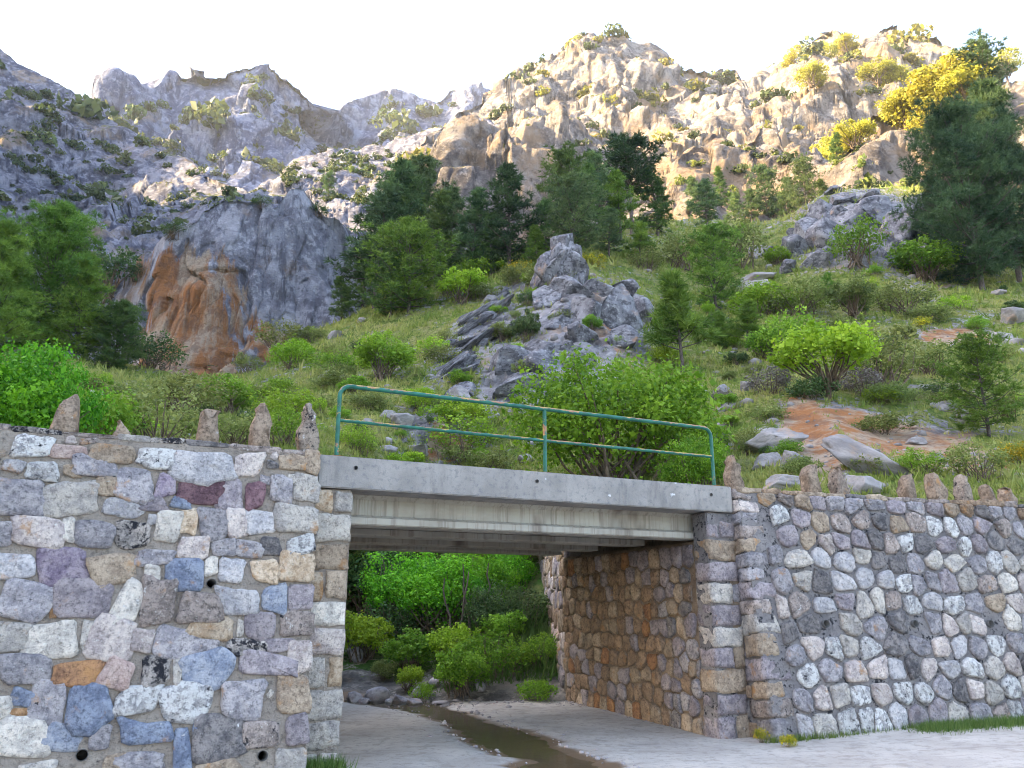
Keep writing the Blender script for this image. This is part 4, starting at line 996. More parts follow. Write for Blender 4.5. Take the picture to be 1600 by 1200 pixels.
BUSH = {
 'dense': [make_bush(201, 2, 2, 5200, .085), make_bush(202, 2, 2.4, 5200, .085, 40), make_bush(203, 2, 1.8, 4600, .08, 30)],
 'loose': [make_bush(204, 2, 2.2, 2600, .085, 44), make_bush(205, 2, 2, 2400, .08, 40)],
 'tree': [make_bush(206, 2, 1.9, 5200, .075, 40, .02, 6, .3)],
 'big': [make_bush(207, 3, 4.4, 21000, .085, 90, .04, 10), make_bush(208, 3, 3.4, 14000, .085, 70, .04, 8)],
 'ivy': [make_bush(209, 3, 3.2, 15000, .075, 70, .02, 8, 0, 0, .9), make_bush(210, 3, 3.0, 13000, .07, 64, .02, 8, 0, 0, .9)],
 'low': [make_bush(211, 1, 2, 2600, .075, 26), make_bush(212, 1, 1.8, 2200, .07, 22)],
}
_cnt = {}
def plant(name, kind, base, Hm, label, key, cat='tree', group=None, widen=1.0, v=None, part=('trunk', 'crown'), sink=.25):
    lib = PINES.get(kind) or BUSH[kind]; _cnt[kind] = _cnt.get(kind, -1) + 1
    tr, cr = lib[(_cnt[kind] if v is None else v) % len(lib)]
    h0 = 10. if kind in PINES else {'big': 3, 'ivy': 3, 'low': 1}.get(kind, 2)
    root = empty(name, base - Vector((0, 0, sink * min(1, Hm * .3)))); sc = Hm / h0
    root.scale = (sc * widen, sc * widen, sc); root.rotation_euler = (0, 0, random.random() * 6.28)
    tag(root, label, cat, group)
    link(part[0], tr, root); link(part[1], tinted(cr, key), root)
    return root
def on(sheet, x, y, ytop, back=0.0):
    P = sheet.pt(x, y); H = px2m(y - ytop, (y + ytop) / 2, P.y) * 1.04
    return P, H
GP = 'pines on the hillside'
PT = [  # kind, x, base y, top y, tint, widen, label
 ('cone', 602, 440, 220, 'bluepine', 1.15, 'tall dark pine at the left end of the pine row, rising highest there'),
 ('umbrella', 655, 415, 238, 'bluepine', .85, 'slim tall pine with bare pale trunk behind the left pines'),
 ('cone', 585, 480, 285, 'darkpine', 1.15, 'dark pine beside the right edge of the orange cliff'),
 ('round', 640, 492, 345, 'brightpine', 1.2, 'lighter green rounded pine in front of the left pine group'),
 ('cone', 560, 480, 375, 'pine', 1.1, 'low dark pine at the foot of the grey cliff edge'),
 ('cone', 700, 430, 288, 'bluepine', 1.1, 'dark pine third from the left in the middle of the pine row'),
 ('cone', 738, 432, 288, 'bluepine', 1.1, 'blue green pine just left of the darkest pointed pine'),
 ('cone', 796, 425, 252, 'darkpine', 1.1, 'dark pointed pine with layered limbs behind the yellow broom'),
 ('cone', 838, 420, 342, 'brightpine', 1.1, 'small light green pine left of the rock pinnacle'),
 ('round', 896, 400, 275, 'bluepine', 1.15, 'broad rounded blue green pine directly above the rock pinnacle'),
 ('umbrella', 886, 375, 232, 'pine', 1.1, 'dark pine crown rising behind the broad rounded pine'),
 ('cone', 942, 372, 230, 'bluepine', 1.0, 'narrow dark pine between the broad pine and the tallest pine'),
 ('umbrella', 988, 368, 210, 'darkpine', 1.2, 'tallest dark pine at the right end of the pine row'),
 ('cone', 1026, 372, 255, 'pine', 1.1, 'dark pine leaning against the right side of the tallest pine'),
 ('cone', 950, 400, 320, 'bluepine', 1.2, 'short bushy pine right of the broad rounded pine'),
 ('cone', 765, 430, 330, 'pine', 1.0, 'short dark pine tucked left of the pointed pine'),
 ('cone', 1105, 362, 275, 'bluepine', 1.1, 'small dark pine standing below the lit crag'),
 ('round', 1118, 485, 352, 'brightpine', .95, 'bushy mid slope pine with a short trunk above the young pines'),
 ('young', 1068, 585, 415, 'brightpine', 1.0, 'young pine with thin bare trunk right of the rock outcrop'),
 ('young', 1128, 545, 488, 'brightpine', 1.2, 'small young pine, left of two side by side on the slope'),
 ('young', 1168, 550, 470, 'brightpine', 1.25, 'small young pine, right of two side by side on the slope'),
 ('young', 1292, 470, 425, 'brightpine', 1.1, 'tiny young pine beside the grey rock on the right slope'),
 ('round', 1545, 672, 515, 'brightpine', 1.05, 'full low pine at the right edge above the stone wall'),
 ('young', 1000, 415, 350, 'brightpine', 1.3, 'pale young pine right of the rock pinnacle'),
 ('cone', 680, 445, 292, 'pine', 1.0, 'dark pine behind the lighter rounded pine'),
 ('round', 625, 430, 270, 'pine', 1.0, 'dense dark pine between the tall left pine and the slim pine'),
 ('cone', 855, 405, 300, 'pine', 1.2, 'dark pine filling the gap left of the broad rounded pine'),
 ('cone', 915, 385, 250, 'pine', 1.0, 'dark pine just behind the broad rounded pine at its right'),
 ('cone', 970, 385, 265, 'brightpine', 1.0, 'low dark pine under the tallest pine'),
 ('cone', 535, 492, 420, 'pine', 1.2, 'small dark pine at the lower end of the cliff edge'),
 ('round', 610, 500, 400, 'pine', 1.1, 'shaded pine low at the left of the lighter rounded pine'),
]
for kd, x, y, yt, key, wd, lb in PT:
    P, H = on(hill, x, y, yt); plant('pine_tree', kd, P, H, lb, key, 'pine tree', GP, wd * 1.15)
for kd, x, y, yt, key, wd, lb in [
 ('round', 1198, 325, 240, 'bluepine', 1.0, 'dark round pine under the spur, left of a pair'),
 ('round', 1262, 335, 246, 'bluepine', 1.05, 'broad blue green pine under the spur, right of a pair'),
 ('cone', 1228, 335, 262, 'bluepine', 1.0, 'smaller pine squeezed between the pair under the spur'),
 ('cone', 1150, 360, 300, 'bluepine', 1.2, 'small bluish pine on the spur below the lit crag'),
 ('cone', 1088, 345, 275, 'bluepine', 1.1, 'small pointed pine left of the lit crag foot'),
 ('cone', 1128, 330, 262, 'pine', 1.1, 'pointed dark pine in front of the lit crag'),
 ('cone', 1175, 345, 285, 'bluepine', 1.1, 'pointed pine left of the pair under the spur'),
 ('cone', 1290, 330, 268, 'pine', 1.1, 'pointed pine at the right of the pair under the spur'),
 ('cone', 1230, 380, 318, 'bluepine', 1.1, 'small pine below the pair, above the crag'),
 ('round', 1400, 180, 142, 'pine', 1.1, 'dark pine on top of the grey knoll before the golden trees'),
 ('cone', 1312, 262, 208, 'pine', 1.15, 'dark pine left of the grey knoll in front of golden foliage')]:
    P, H = on(mid_ridge, x, y, yt); plant('pine_tree', kd, P, H, lb, key, 'pine tree', 'pines on the rocky spur', wd)
for x, y, yt, Yd, key, wd, lb, v in [(1535, 452, 150, 50, 'darkpine', .85, 'huge dark pine filling the right edge of the slope', 0), (1595, 440, 95, 54, 'darkpine', .8, 'tall dark pine cut off by the right frame edge', 1), (1470, 400, 275, 58, 'darkpine', .9, 'dark lower pine at the left foot of the huge pine', 1)]:
    P = hill.pt(x, y); H = px2m(y - yt, (y + yt) / 2, P.y); plant('pine_tree', 'near', P, H, lb, key, 'pine tree', 'large pines at the right edge', wd, v)
P, H = on(mid_ridge, 1548, 210, 80); plant('pine_tree', 'umbrella', P, H, 'dark pine against the sky at the top right, beside golden trees', 'darkpine', 'pine tree', 'pines on the rocky spur', 1.2)
for x, y, yt, lb, v, wd, key in [(60, 545, 310, 'bright green pine at the left edge before the grey slope', 0, 1.0, 'brightpine'), (-20, 560, 330, 'green pine cut by the left frame edge', 1, 1.1, 'brightpine'), (118, 560, 385, 'lower green pine leaning out right of the left edge pines', 1, 1.0, 'brightpine'), (175, 580, 470, 'dark low pine between left pines and the orange cliff', 0, 1.2, 'pine')]:
    P = hill.pt(x, y); H = px2m(y - yt, (y + yt) / 2, P.y); plant('pine_tree', 'near', P, H, lb, key, 'pine tree', 'pines at the left edge', wd, v)
P, H = on(back_slope, 512, 318, 272); plant('pine_tree', 'round', P, H, 'lone rounded pine on the ridge right of the cliff top', 'bluepine', 'pine tree', None, .9)

SP = ('stem', 'foliage')
BT = [  # kind, x, base y, top y, tint, widen, label
 ('big', 968, 762, 556, 'bush', 1.0, 'big bright green bush right behind the bridge railing'),
 ('big', 1090, 772, 670, 'bush', .9, 'darker end of green bush beside the right railing post'),
 ('tree', 1300, 622, 488, 'lime', 1.15, 'lime green small tree with rusty trunk above the red soil'),
 ('loose', 1385, 600, 500, 'olive', 1.2, 'pale airy shrub right of the lime green tree'),
 ('dense', 598, 588, 512, 'green', 1.15, 'round green bush on the slope left of the outcrop'),
 ('dense', 455, 570, 518, 'lime', 1.0, 'small lime bush near the foot of the cliff'),
 ('dense', 722, 475, 408, 'lime', 1.2, 'bright green bush at the right foot of the left pines'),
 ('tree', 1337, 505, 432, 'olive', 1.1, 'yellow tipped round tree upslope of the lime tree'),
 ('dense', 1450, 442, 366, 'green', 1.3, 'green bush at the left foot of the huge pine'),
 ('loose', 1345, 420, 330, 'green', .9, 'green shrub growing against the grey rock face'),
 ('loose', 1410, 490, 440, 'olive', 1.7, 'wide greyish shrub on the right slope'),
 ('dense', 1190, 500, 440, 'lime', 1.2, 'lime bush just right of the mid slope pine'),
 ('loose', 1250, 500, 425, 'olive', 1.2, 'grey green shrub below the right rock face'),
 ('loose', 1240, 560, 480, 'green', 1.1, 'green shrub between the young pines and the lime tree'),
 ('dense', 1200, 560, 500, 'green', 1.0, 'dense green shrub beside the right young pine'),
 ('loose', 1455, 590, 525, 'olive', 1.2, 'brownish shrub under the bare earth patch'),
 ('dense', 826, 540, 486, 'dark', .75, 'small dark juniper set in the rock outcrop'),
 ('loose', 720, 702, 632, 'green', 1.4, 'spreading green shrub behind the left half of the railing'),
 ('dense', 655, 642, 598, 'lime', 1.0, 'small yellow green bush above the railing left of the outcrop'),
 ('loose', 770, 740, 690, 'olive', 1.3, 'low olive shrub behind the middle railing post'),
 ('dense', 650, 722, 690, 'lime', 1.2, 'low lime shrub behind the lower railing near its left post'),
 ('loose', 560, 705, 655, 'green', 1.1, 'thin green shrub just beyond the left railing post'),
 ('loose', 440, 650, 588, 'lime', 1.5, 'lime green shrub behind the pointed stones'),
 ('loose', 450, 700, 640, 'green', 1.4, 'green shrub low between the two pointed stones'),
 ('dense', 352, 640, 575, 'green', 1.2, 'dark green bush at the foot of the orange cliff'),
 ('loose', 288, 650, 568, 'olive', 1.6, 'wide pale green shrub below the orange cliff'),
 ('loose', 245, 700, 600, 'olive', 1.2, 'yellowish shrub behind the stone wall left of the flat stone'),
 ('loose', 370, 705, 640, 'olive', 1.4, 'olive shrub between the flat stone and a pointed stone'),
 ('loose', 170, 690, 610, 'green', 1.1, 'thin green shrub behind the small stub stone'),
 ('big', 30, 715, 528, 'vivid', .72, 'vivid green bramble mass spilling over the wall at left'),
 ('big', -70, 740, 540, 'vivid', 1.0, 'vivid green bramble cut by the left frame edge'),
 ('dense', 130, 700, 590, 'green', 1.0, 'green bush to the right of the slanted upright stone'),
 ('loose', 440, 530, 472, 'olive', 1.2, 'olive shrub growing up the base of the grey cliff'),
 ('loose', 240, 560, 500, 'dark', 1.3, 'dark shrub in front of the cliff foot at left'),
 ('loose', 385, 580, 545, 'olive', 1.2, 'greyish bush under the pale streak of the cliff'),
 ('loose', 1010, 425, 385, 'olive', 1.2, 'grey green bush right of the rock pinnacle'),
 ('loose', 1060, 420, 355, 'olive', 1.2, 'soft olive bush upslope of the young pine'),
 ('loose', 1150, 420, 330, 'olive', 1.0, 'tall olive shrub below the pines of the spur'),
 ('dense', 1215, 415, 385, 'lime', 1.5, 'low lime shrub left of the right rock face'),
 ('low', 680, 555, 530, 'lime', 1.0, 'small tuft of lime leaves on the outcrop slabs'),
 ('low', 760, 470, 445, 'olive', 1.2, 'low olive shrub between bright bush and pinnacle'),
 ('low', 620, 490, 470, 'green', 1.6, 'low green sprawling plant under the left pines'),
 ('loose', 1440, 740, 690, 'green', 1.3, 'green shrub behind the upright stones of the right wall'),
 ('loose', 1530, 745, 680, 'olive', 1.2, 'olive shrub behind the far right upright stones'),
 ('loose', 1575, 650, 590, 'olive', 1.0, 'grey green shrub beside the full low pine'),
 ('low', 1355, 735, 708, 'olive', 1.2, 'small grey plant on red soil beside the big boulder'),
 ('low', 1250, 735, 705, 'olive', 1.0, 'small grey green plant under the tilted slab'),
 ('low', 1490, 630, 600, 'olive', 1.3, 'low grey scrub on the brow above the red soil'),
 ('low', 1380, 655, 625, 'olive', 1.5, 'low pale scrub along the brow right of the lime tree'),
 ('loose', 520, 560, 530, 'olive', 1.2, 'small bush on the grassy shoulder left of the boulders'),
]
for kd, x, y, yt, key, wd, lb in BT:
    P, H = on(hill, x, y, yt); plant('shrub', kd, P, H, lb, key, 'shrub', 'shrubs on the hillside', wd, part=SP)
rs_ = np.random.default_rng(202)
ZONES = [(480, 640, 520, 690, 'low scrub plant in the grass left of the outcrop', 'scrub left of the outcrop', 18), (1010, 1240, 440, 720, 'low scrub plant between outcrop and red soil', 'scrub right of the outcrop', 34), (1240, 1600, 430, 650, 'low scrub plant on the open right slope', 'scrub on the right slope', 38), (700, 860, 400, 470, 'low scrub plant under the pine row', 'scrub under the pines', 14), (130, 480, 600, 690, 'low scrub plant behind the left stone wall', 'scrub behind the left wall', 26), (660, 1000, 450, 620, 'low plant growing between the outcrop rocks', 'plants on the outcrop', 16), (520, 830, 640, 735, 'low plant on the slope behind the railing', 'plants behind the railing', 16)]
for x0, x1, y0, y1, lb, gp, n_ in ZONES:
    for _ in range(n_):
        x, y = rs_.uniform(x0, x1), rs_.uniform(y0, y1); hp = rs_.uniform(12, 34)
        if soil_mask(x, y) > .25: continue
        kd, ky = ('low', 'loose', 'low', 'dense')[int(rs_.integers(0, 4))], ('olive', 'green', 'lime', 'olive', 'dark')[int(rs_.integers(0, 5))]
        lab = {'low': 'spreading ', 'loose': 'airy ', 'dense': 'dense '}[kd] + {'olive': 'olive ', 'green': 'green ', 'lime': 'lime ', 'dark': 'dark green '}[ky] + lb.replace('low ', '') + (', low down' if y > (y0 + y1) / 2 else ', higher up') + (' at left' if x < (x0 + x1) / 2 else ' at right')
        P, H = on(hill, x, y, y - hp); plant('scrub_plant', kd, P, H, lab, ky, 'shrub', gp, rs_.uniform(.8, 1.5), part=SP)
for x, y, yt, lb in [(815, 436, 412, 'yellow flowering broom below the dark pointed pine'), (925, 415, 395, 'yellow broom just right of the rock pinnacle'), (1443, 514, 498, 'small yellow broom above the bare earth on the right'), (1590, 712, 680, 'yellow broom at the right edge above the wall')]:
    P, H = on(hill, x, y, yt); plant('broom_bush', 'low', P, H, lb, 'broom', 'shrub', 'yellow broom bushes', 1.1, part=SP)
for x, y, yt, lb in [(1205, 622, 575, 'grey leafless thorn bush above the boulders right of the big bush'), (1130, 640, 612, 'small grey leafless bush beside the railing end'), (1345, 610, 565, 'dull grey twiggy bush behind the lime tree')]:
    P, H = on(hill, x, y, yt); plant('thorn_bush', 'loose', P, H, lb, 'grey', 'shrub', 'leafless thorn bushes', 1.3, part=SP)
for x, y, yt, lb, wd in [(190, 470, 378, 'dark shrub clinging left of the orange cliff', 1.0), (220, 440, 412, 'small dark shrub on the shoulder of the cliff', 1.0), (275, 375, 342, 'green bush on the upper left rim of the cliff', 1.3), (410, 325, 305, 'small bush on the cliff rim, between its two tops', 1.4), (500, 335, 312, 'small bush on the right rim of the cliff', 1.2)]:
    P, H = on(cliff, x, y, yt); plant('cliff_shrub', 'loose', P, H, lb, 'dark', 'shrub', 'shrubs on the cliff', wd, part=SP)
# sunlit trees high on the right, their sun glow painted into the leaves
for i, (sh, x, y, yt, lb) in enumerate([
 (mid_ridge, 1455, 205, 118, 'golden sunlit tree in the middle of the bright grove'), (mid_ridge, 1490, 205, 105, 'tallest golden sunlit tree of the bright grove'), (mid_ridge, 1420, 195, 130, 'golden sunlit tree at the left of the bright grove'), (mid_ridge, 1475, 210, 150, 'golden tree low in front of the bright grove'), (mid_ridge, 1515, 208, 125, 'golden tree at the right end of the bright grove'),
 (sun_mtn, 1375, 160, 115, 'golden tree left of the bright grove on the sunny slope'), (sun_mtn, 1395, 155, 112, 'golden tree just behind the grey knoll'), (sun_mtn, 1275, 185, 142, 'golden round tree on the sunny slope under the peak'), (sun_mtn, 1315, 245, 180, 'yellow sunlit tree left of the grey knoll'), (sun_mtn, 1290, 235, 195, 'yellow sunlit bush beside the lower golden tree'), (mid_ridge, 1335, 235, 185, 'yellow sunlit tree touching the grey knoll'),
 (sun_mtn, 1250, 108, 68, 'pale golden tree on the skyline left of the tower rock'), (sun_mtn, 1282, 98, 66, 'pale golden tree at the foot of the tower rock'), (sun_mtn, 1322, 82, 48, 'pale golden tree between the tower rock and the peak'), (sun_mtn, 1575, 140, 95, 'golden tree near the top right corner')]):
    P, H = on(sh, x, y, yt); plant('sunlit_tree', 'tree' if i % 3 else 'dense', P, H * 1.08, lb, 'golden', 'tree', 'golden sunlit trees', 1.18)

# ------------------------------------------------------------------ distant shrubs: 300 one by one, the rest as one mass
def far_mesh(seed, n=150):
    r = np.random.default_rng(seed); TP, TI = [], []
    for _ in range(7):
        c_ = r.normal(size=3) * np.array([.42, .42, .16]) + np.array([0, 0, .32]); m_ = n // 7
        o_ = r.normal(size=(m_, 3)); o_ /= np.linalg.norm(o_, axis=1, keepdims=True); TP.append(c_ + o_ * .36 * np.array([1, 1, .85])); TI.append(np.clip(r.uniform(.2, .8) + r.normal(size=m_) * .2, 0, 1))
    T = np.concatenate(TP); V, F = leaves(T, T - np.array([0, 0, .2]), .30, r, .8)
    return V, F, np.repeat(np.concatenate(TI), 4)
FM = [far_mesh(300 + k_) for k_ in range(5)]
FMm = {}
def far_obj_mesh(k_, key):
    if (k_, key) not in FMm:
        V, F, I = FM[k_]; FMm[(k_, key)] = mesh_np('distant_shrub', V, F, LEAF[key], False, {'tint': I})
    return FMm[(k_, key)]
r = np.random.default_rng(44); MV, MF, MI, mo = [], [], [], 0
def scatter(sheet, n, n_rest, xr, yfun, size, key, label, group, steep=.2):
    global mo
    done = 0; tries = 0; tot = n + n_rest
    while done < tot and tries < tot * 60:
        tries += 1
        c_ = int(r.integers(0, sheet.nx)); x = sheet.Xa[0, c_]
        if not xr[0] < x < xr[1]: continue
        row = int(r.integers(4, sheet.ny - 6)); y = sheet.Ya[row, c_]
        if not yfun(x, y): continue
        P = sheet.G[row, c_]; N = sheet.N[row, c_]
        if abs(N[2]) < steep or r.random() > .12 + .9 * max(0, fbm(P[None] / 22.0, 2, 7)[0] + .35): continue
        sz = px2m(size * math.exp(r.normal() * .38), y, P[1]); k_ = int(r.integers(0, 5))
        if done < n:
            o = link('distant_shrub', far_obj_mesh(k_, key), None, Vector(P.tolist()) + Vector((0, 0, -.1 * sz)))
            o.scale = (sz * 1.05, sz * 1.05, sz * r.uniform(.7, 1.25)); o.rotation_euler = (0, 0, r.random() * 6.3)
            hx = (x - xr[0]) / (xr[1] - xr[0]); yt_ = sheet.Ya[sheet.ny - 1, c_]
            vy = 'near the skyline' if y - yt_ < 35 else ('high up' if y - yt_ < 90 else 'lower down')
            sz_w = ('tiny', 'small', 'larger')[int(np.digitize(sz / px2m(size, y, P[1]), [.8, 1.25]))]
            tag(o, f"{sz_w} {label}, {vy} {('at its left', 'left of its middle', 'right of its middle', 'at its right')[min(3, int(hx * 4))]}", 'shrub', group)
        else:
            V, F, I = FM[k_]; a_ = r.random() * 6.3; q = V * sz * .8
            MV.append(np.stack([q[:, 0] * math.cos(a_) - q[:, 1] * math.sin(a_), q[:, 0] * math.sin(a_) + q[:, 1] * math.cos(a_), q[:, 2]], 1) + P); MF.append(F + mo); MI.append(I); mo += len(V)
        done += 1
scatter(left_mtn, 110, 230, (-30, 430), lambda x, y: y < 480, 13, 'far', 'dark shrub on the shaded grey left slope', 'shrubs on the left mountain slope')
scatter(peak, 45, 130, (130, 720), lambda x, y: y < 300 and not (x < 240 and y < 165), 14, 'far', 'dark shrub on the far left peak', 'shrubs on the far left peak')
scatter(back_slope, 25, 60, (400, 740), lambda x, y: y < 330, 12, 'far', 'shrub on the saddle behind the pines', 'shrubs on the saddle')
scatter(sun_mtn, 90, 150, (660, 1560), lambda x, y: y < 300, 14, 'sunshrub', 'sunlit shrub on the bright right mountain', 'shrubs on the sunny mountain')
scatter(mid_ridge, 30, 70, (1040, 1560), lambda x, y: y < 330, 13, 'olive', 'olive shrub on the rocky right spur', 'shrubs on the rocky spur')
tag(link('distant_scrub', mesh_np('distant_scrub', np.concatenate(MV), np.concatenate(MF), LEAF['far'], False, {'tint': np.concatenate(MI)})), kind='stuff')

# ------------------------------------------------------------------ boulders and the rock outcrop
t = NT('outcrop_limestone'); rv = t.math('MULTIPLY', t.rnd(), 40.0); c = t.coord()
n1 = t.noise(c, 1.6, 7, .68, rv); n2 = t.noise(c, 7.0, 7, .75, rv)
col = t.mix(t.ramp(n1, .36, .64), (.12, .115, .13), (.28, .275, .295))
col = t.mix(t.ramp(n2, .52, .66), col, (.42, .41, .415))
col = t.mix(t.math('MULTIPLY', t.ramp(t.noise(c, 4.0, 7, .75, t.math('ADD', rv, 7.0)), .50, .58), .85), col, (.06, .058, .064)); col = t.mix(t.ramp(t.noise(t.coord((1.2, 1.2, 9)), 1.5, 5, .7), .60, .66), col, (.05, .048, .05))
col = t.mix(t.math('MULTIPLY', t.ramp(t.noise(c, 1.1, 4, .6, t.math('ADD', rv, 17.0)), .60, .72), .7), col, (.44, .27, .17))
M_OUT = t.bsdf(col, .95, t.bump(t.math('ADD', n2, t.math('MULTIPLY', t.noise(c, 20, 5, .7), .5)), 1.0, .08), .1)
t = NT('boulder_stone'); rv = t.math('MULTIPLY', t.rnd(), 40.0); c = t.coord()
n1 = t.noise(c, 1.3, 6, .65, rv); n2 = t.noise(c, 7.0, 6, .7, rv)
col = t.mix(t.ramp(n1, .36, .64), (.21, .195, .195), (.36, .33, .315))
col = t.mix(t.math('MULTIPLY', t.ramp(n2, .5, .7), .6), col, (.16, .15, .15))
col = t.mix(t.math('MULTIPLY', t.ramp(t.noise(c, 1.1, 4, .6, t.math('ADD', rv, 17.0)), .55, .7), .7), col, (.40, .27, .18))
M_BOUL = t.bsdf(col, .95, t.bump(n2, .8, .05), .1)
def rock_mesh(name, seed, planes=12, mat=None, sub=4, rough=.07):
    """an angular boulder: a ball cut by random planes, then roughened"""
    r = np.random.default_rng(seed); bm = bmesh.new(); bmesh.ops.create_icosphere(bm, subdivisions=sub, radius=1.0)
    P = np.array([v.co[:] for v in bm.verts]); F = np.array([[v.index for v in f.verts] for f in bm.faces]); bm.free()
    for _ in range(planes):
        n = r.normal(size=3); n /= np.linalg.norm(n); d = r.uniform(.42, .85)
        k_ = P @ n - d; P = P - np.clip(k_, 0, None)[:, None] * n
    v, cr = facet(P * 2.2 + seed, seed % 500); P = P * (1 + rough * 1.2 * v - rough * .8 * np.clip(1 - cr / .15, 0, 1) + rough * fbm(P * 2.5 + seed, 4, seed % 300))[:, None]
    return mesh_np(name, P, F, mat, False)
RK = [rock_mesh('rock', 700 + k_, 12, M_OUT) for k_ in range(8)]
BK = [rock_mesh('boulder', 720 + k_, 15, M_BOUL) for k_ in range(6)]
outcrop = empty('rock_outcrop', hill.pt(850, 620)); tag(outcrop, 'big grey layered rock outcrop on the slope above the railing, crowned by a pinnacle', 'rock')
binv = Matrix.Translation(-outcrop.location)
r = np.random.default_rng(15)
def rock_at(x, y, wpx, hpx, tilt, dpt=1.0, mesh=None, rise=.0):
    P = hill.pt(x, y); wd = px2m(wpx, y, P.y) * .56; hd = px2m(hpx, y, P.y) * .56
    o = link('rock', mesh or RK[int(r.integers(0, 8))], outcrop)
    o.matrix_local = Matrix.Translation(P - outcrop.location + Vector((0, 0, rise))) @ Matrix.Rotation(-tilt, 4, 'Y') @ Matrix.Rotation(r.random() * 6.28 if abs(tilt) < .2 else (0, math.pi)[int(r.integers(0, 2))] + r.normal() * .25, 4, 'Z') @ Matrix.Diagonal((wd, (wd + hd) / 2 * dpt, hd, 1))
for dx, w_, h_, rise in ((0, 62, 118, 1.2), (10, 58, 86, .8), (-14, 50, 80, .6), (3, 46, 70, 2.0), (20, 40, 60, .4), (-22, 44, 54, .3)): rock_at(877 + dx, 452, w_, h_, r.normal() * .06, .9, RK[abs(dx) % 8], rise)
for x, y, w_, h_, tl in [(850, 475, 60, 64, .3), (892, 470, 80, 60, -.2), (932, 470, 60, 46, .1), (968, 474, 62, 40, -.1), (862, 512, 96, 70, .25), (912, 512, 84, 80, .1), (955, 510, 104, 100, 0), (990, 505, 50, 66, .1), (905, 545, 70, 50, 0), (972, 548, 66, 60, 0), (855, 562, 100, 56, .25), (796, 592, 104, 70, .1), (856, 596, 96, 66, 0), (908, 585, 60, 44, .1), (815, 618, 100, 60, 0), (720, 618, 62, 44, .2)]:
    rock_at(x, y, w_, h_, tl, 1.0)
for k_ in range(30):                               # tilted beds running down to the left, grass between them
    u_ = r.random(); x = 838 - 150 * u_ + r.normal() * 8; y = 462 + 112 * u_ + r.normal() * 20
    rock_at(x, y, r.uniform(40, 100), r.uniform(10, 20), R(36) + r.normal() * .08, .8)
for _ in range(16): rock_at(r.uniform(760, 1000), r.uniform(500, 610), r.uniform(18, 40), r.uniform(14, 30), r.normal() * .3)
crag = empty('rock_crag', hill.pt(1320, 420)); tag(crag, 'grey rock crag with flat grassy top on the right slope', 'rock')
outcrop_save, outcrop = outcrop, crag
for x, y, w_, h_ in [(1240, 400, 70, 60), (1262, 370, 64, 70), (1285, 340, 60, 70), (1300, 385, 70, 80), (1330, 360, 70, 80), (1370, 345, 80, 70), (1400, 370, 70, 80), (1430, 340, 70, 60), (1415, 400, 60, 50), (1275, 420, 60, 40), (1230, 425, 50, 30), (1310, 315, 50, 30), (1360, 320, 60, 34), (1300, 300, 34, 18)]: rock_at(x, y, w_, h_, r.normal() * .2)
for _ in range(22): rock_at(r.uniform(1225, 1440), r.uniform(330, 420), r.uniform(20, 46), r.uniform(18, 40), r.normal() * .3)
outcrop = outcrop_save
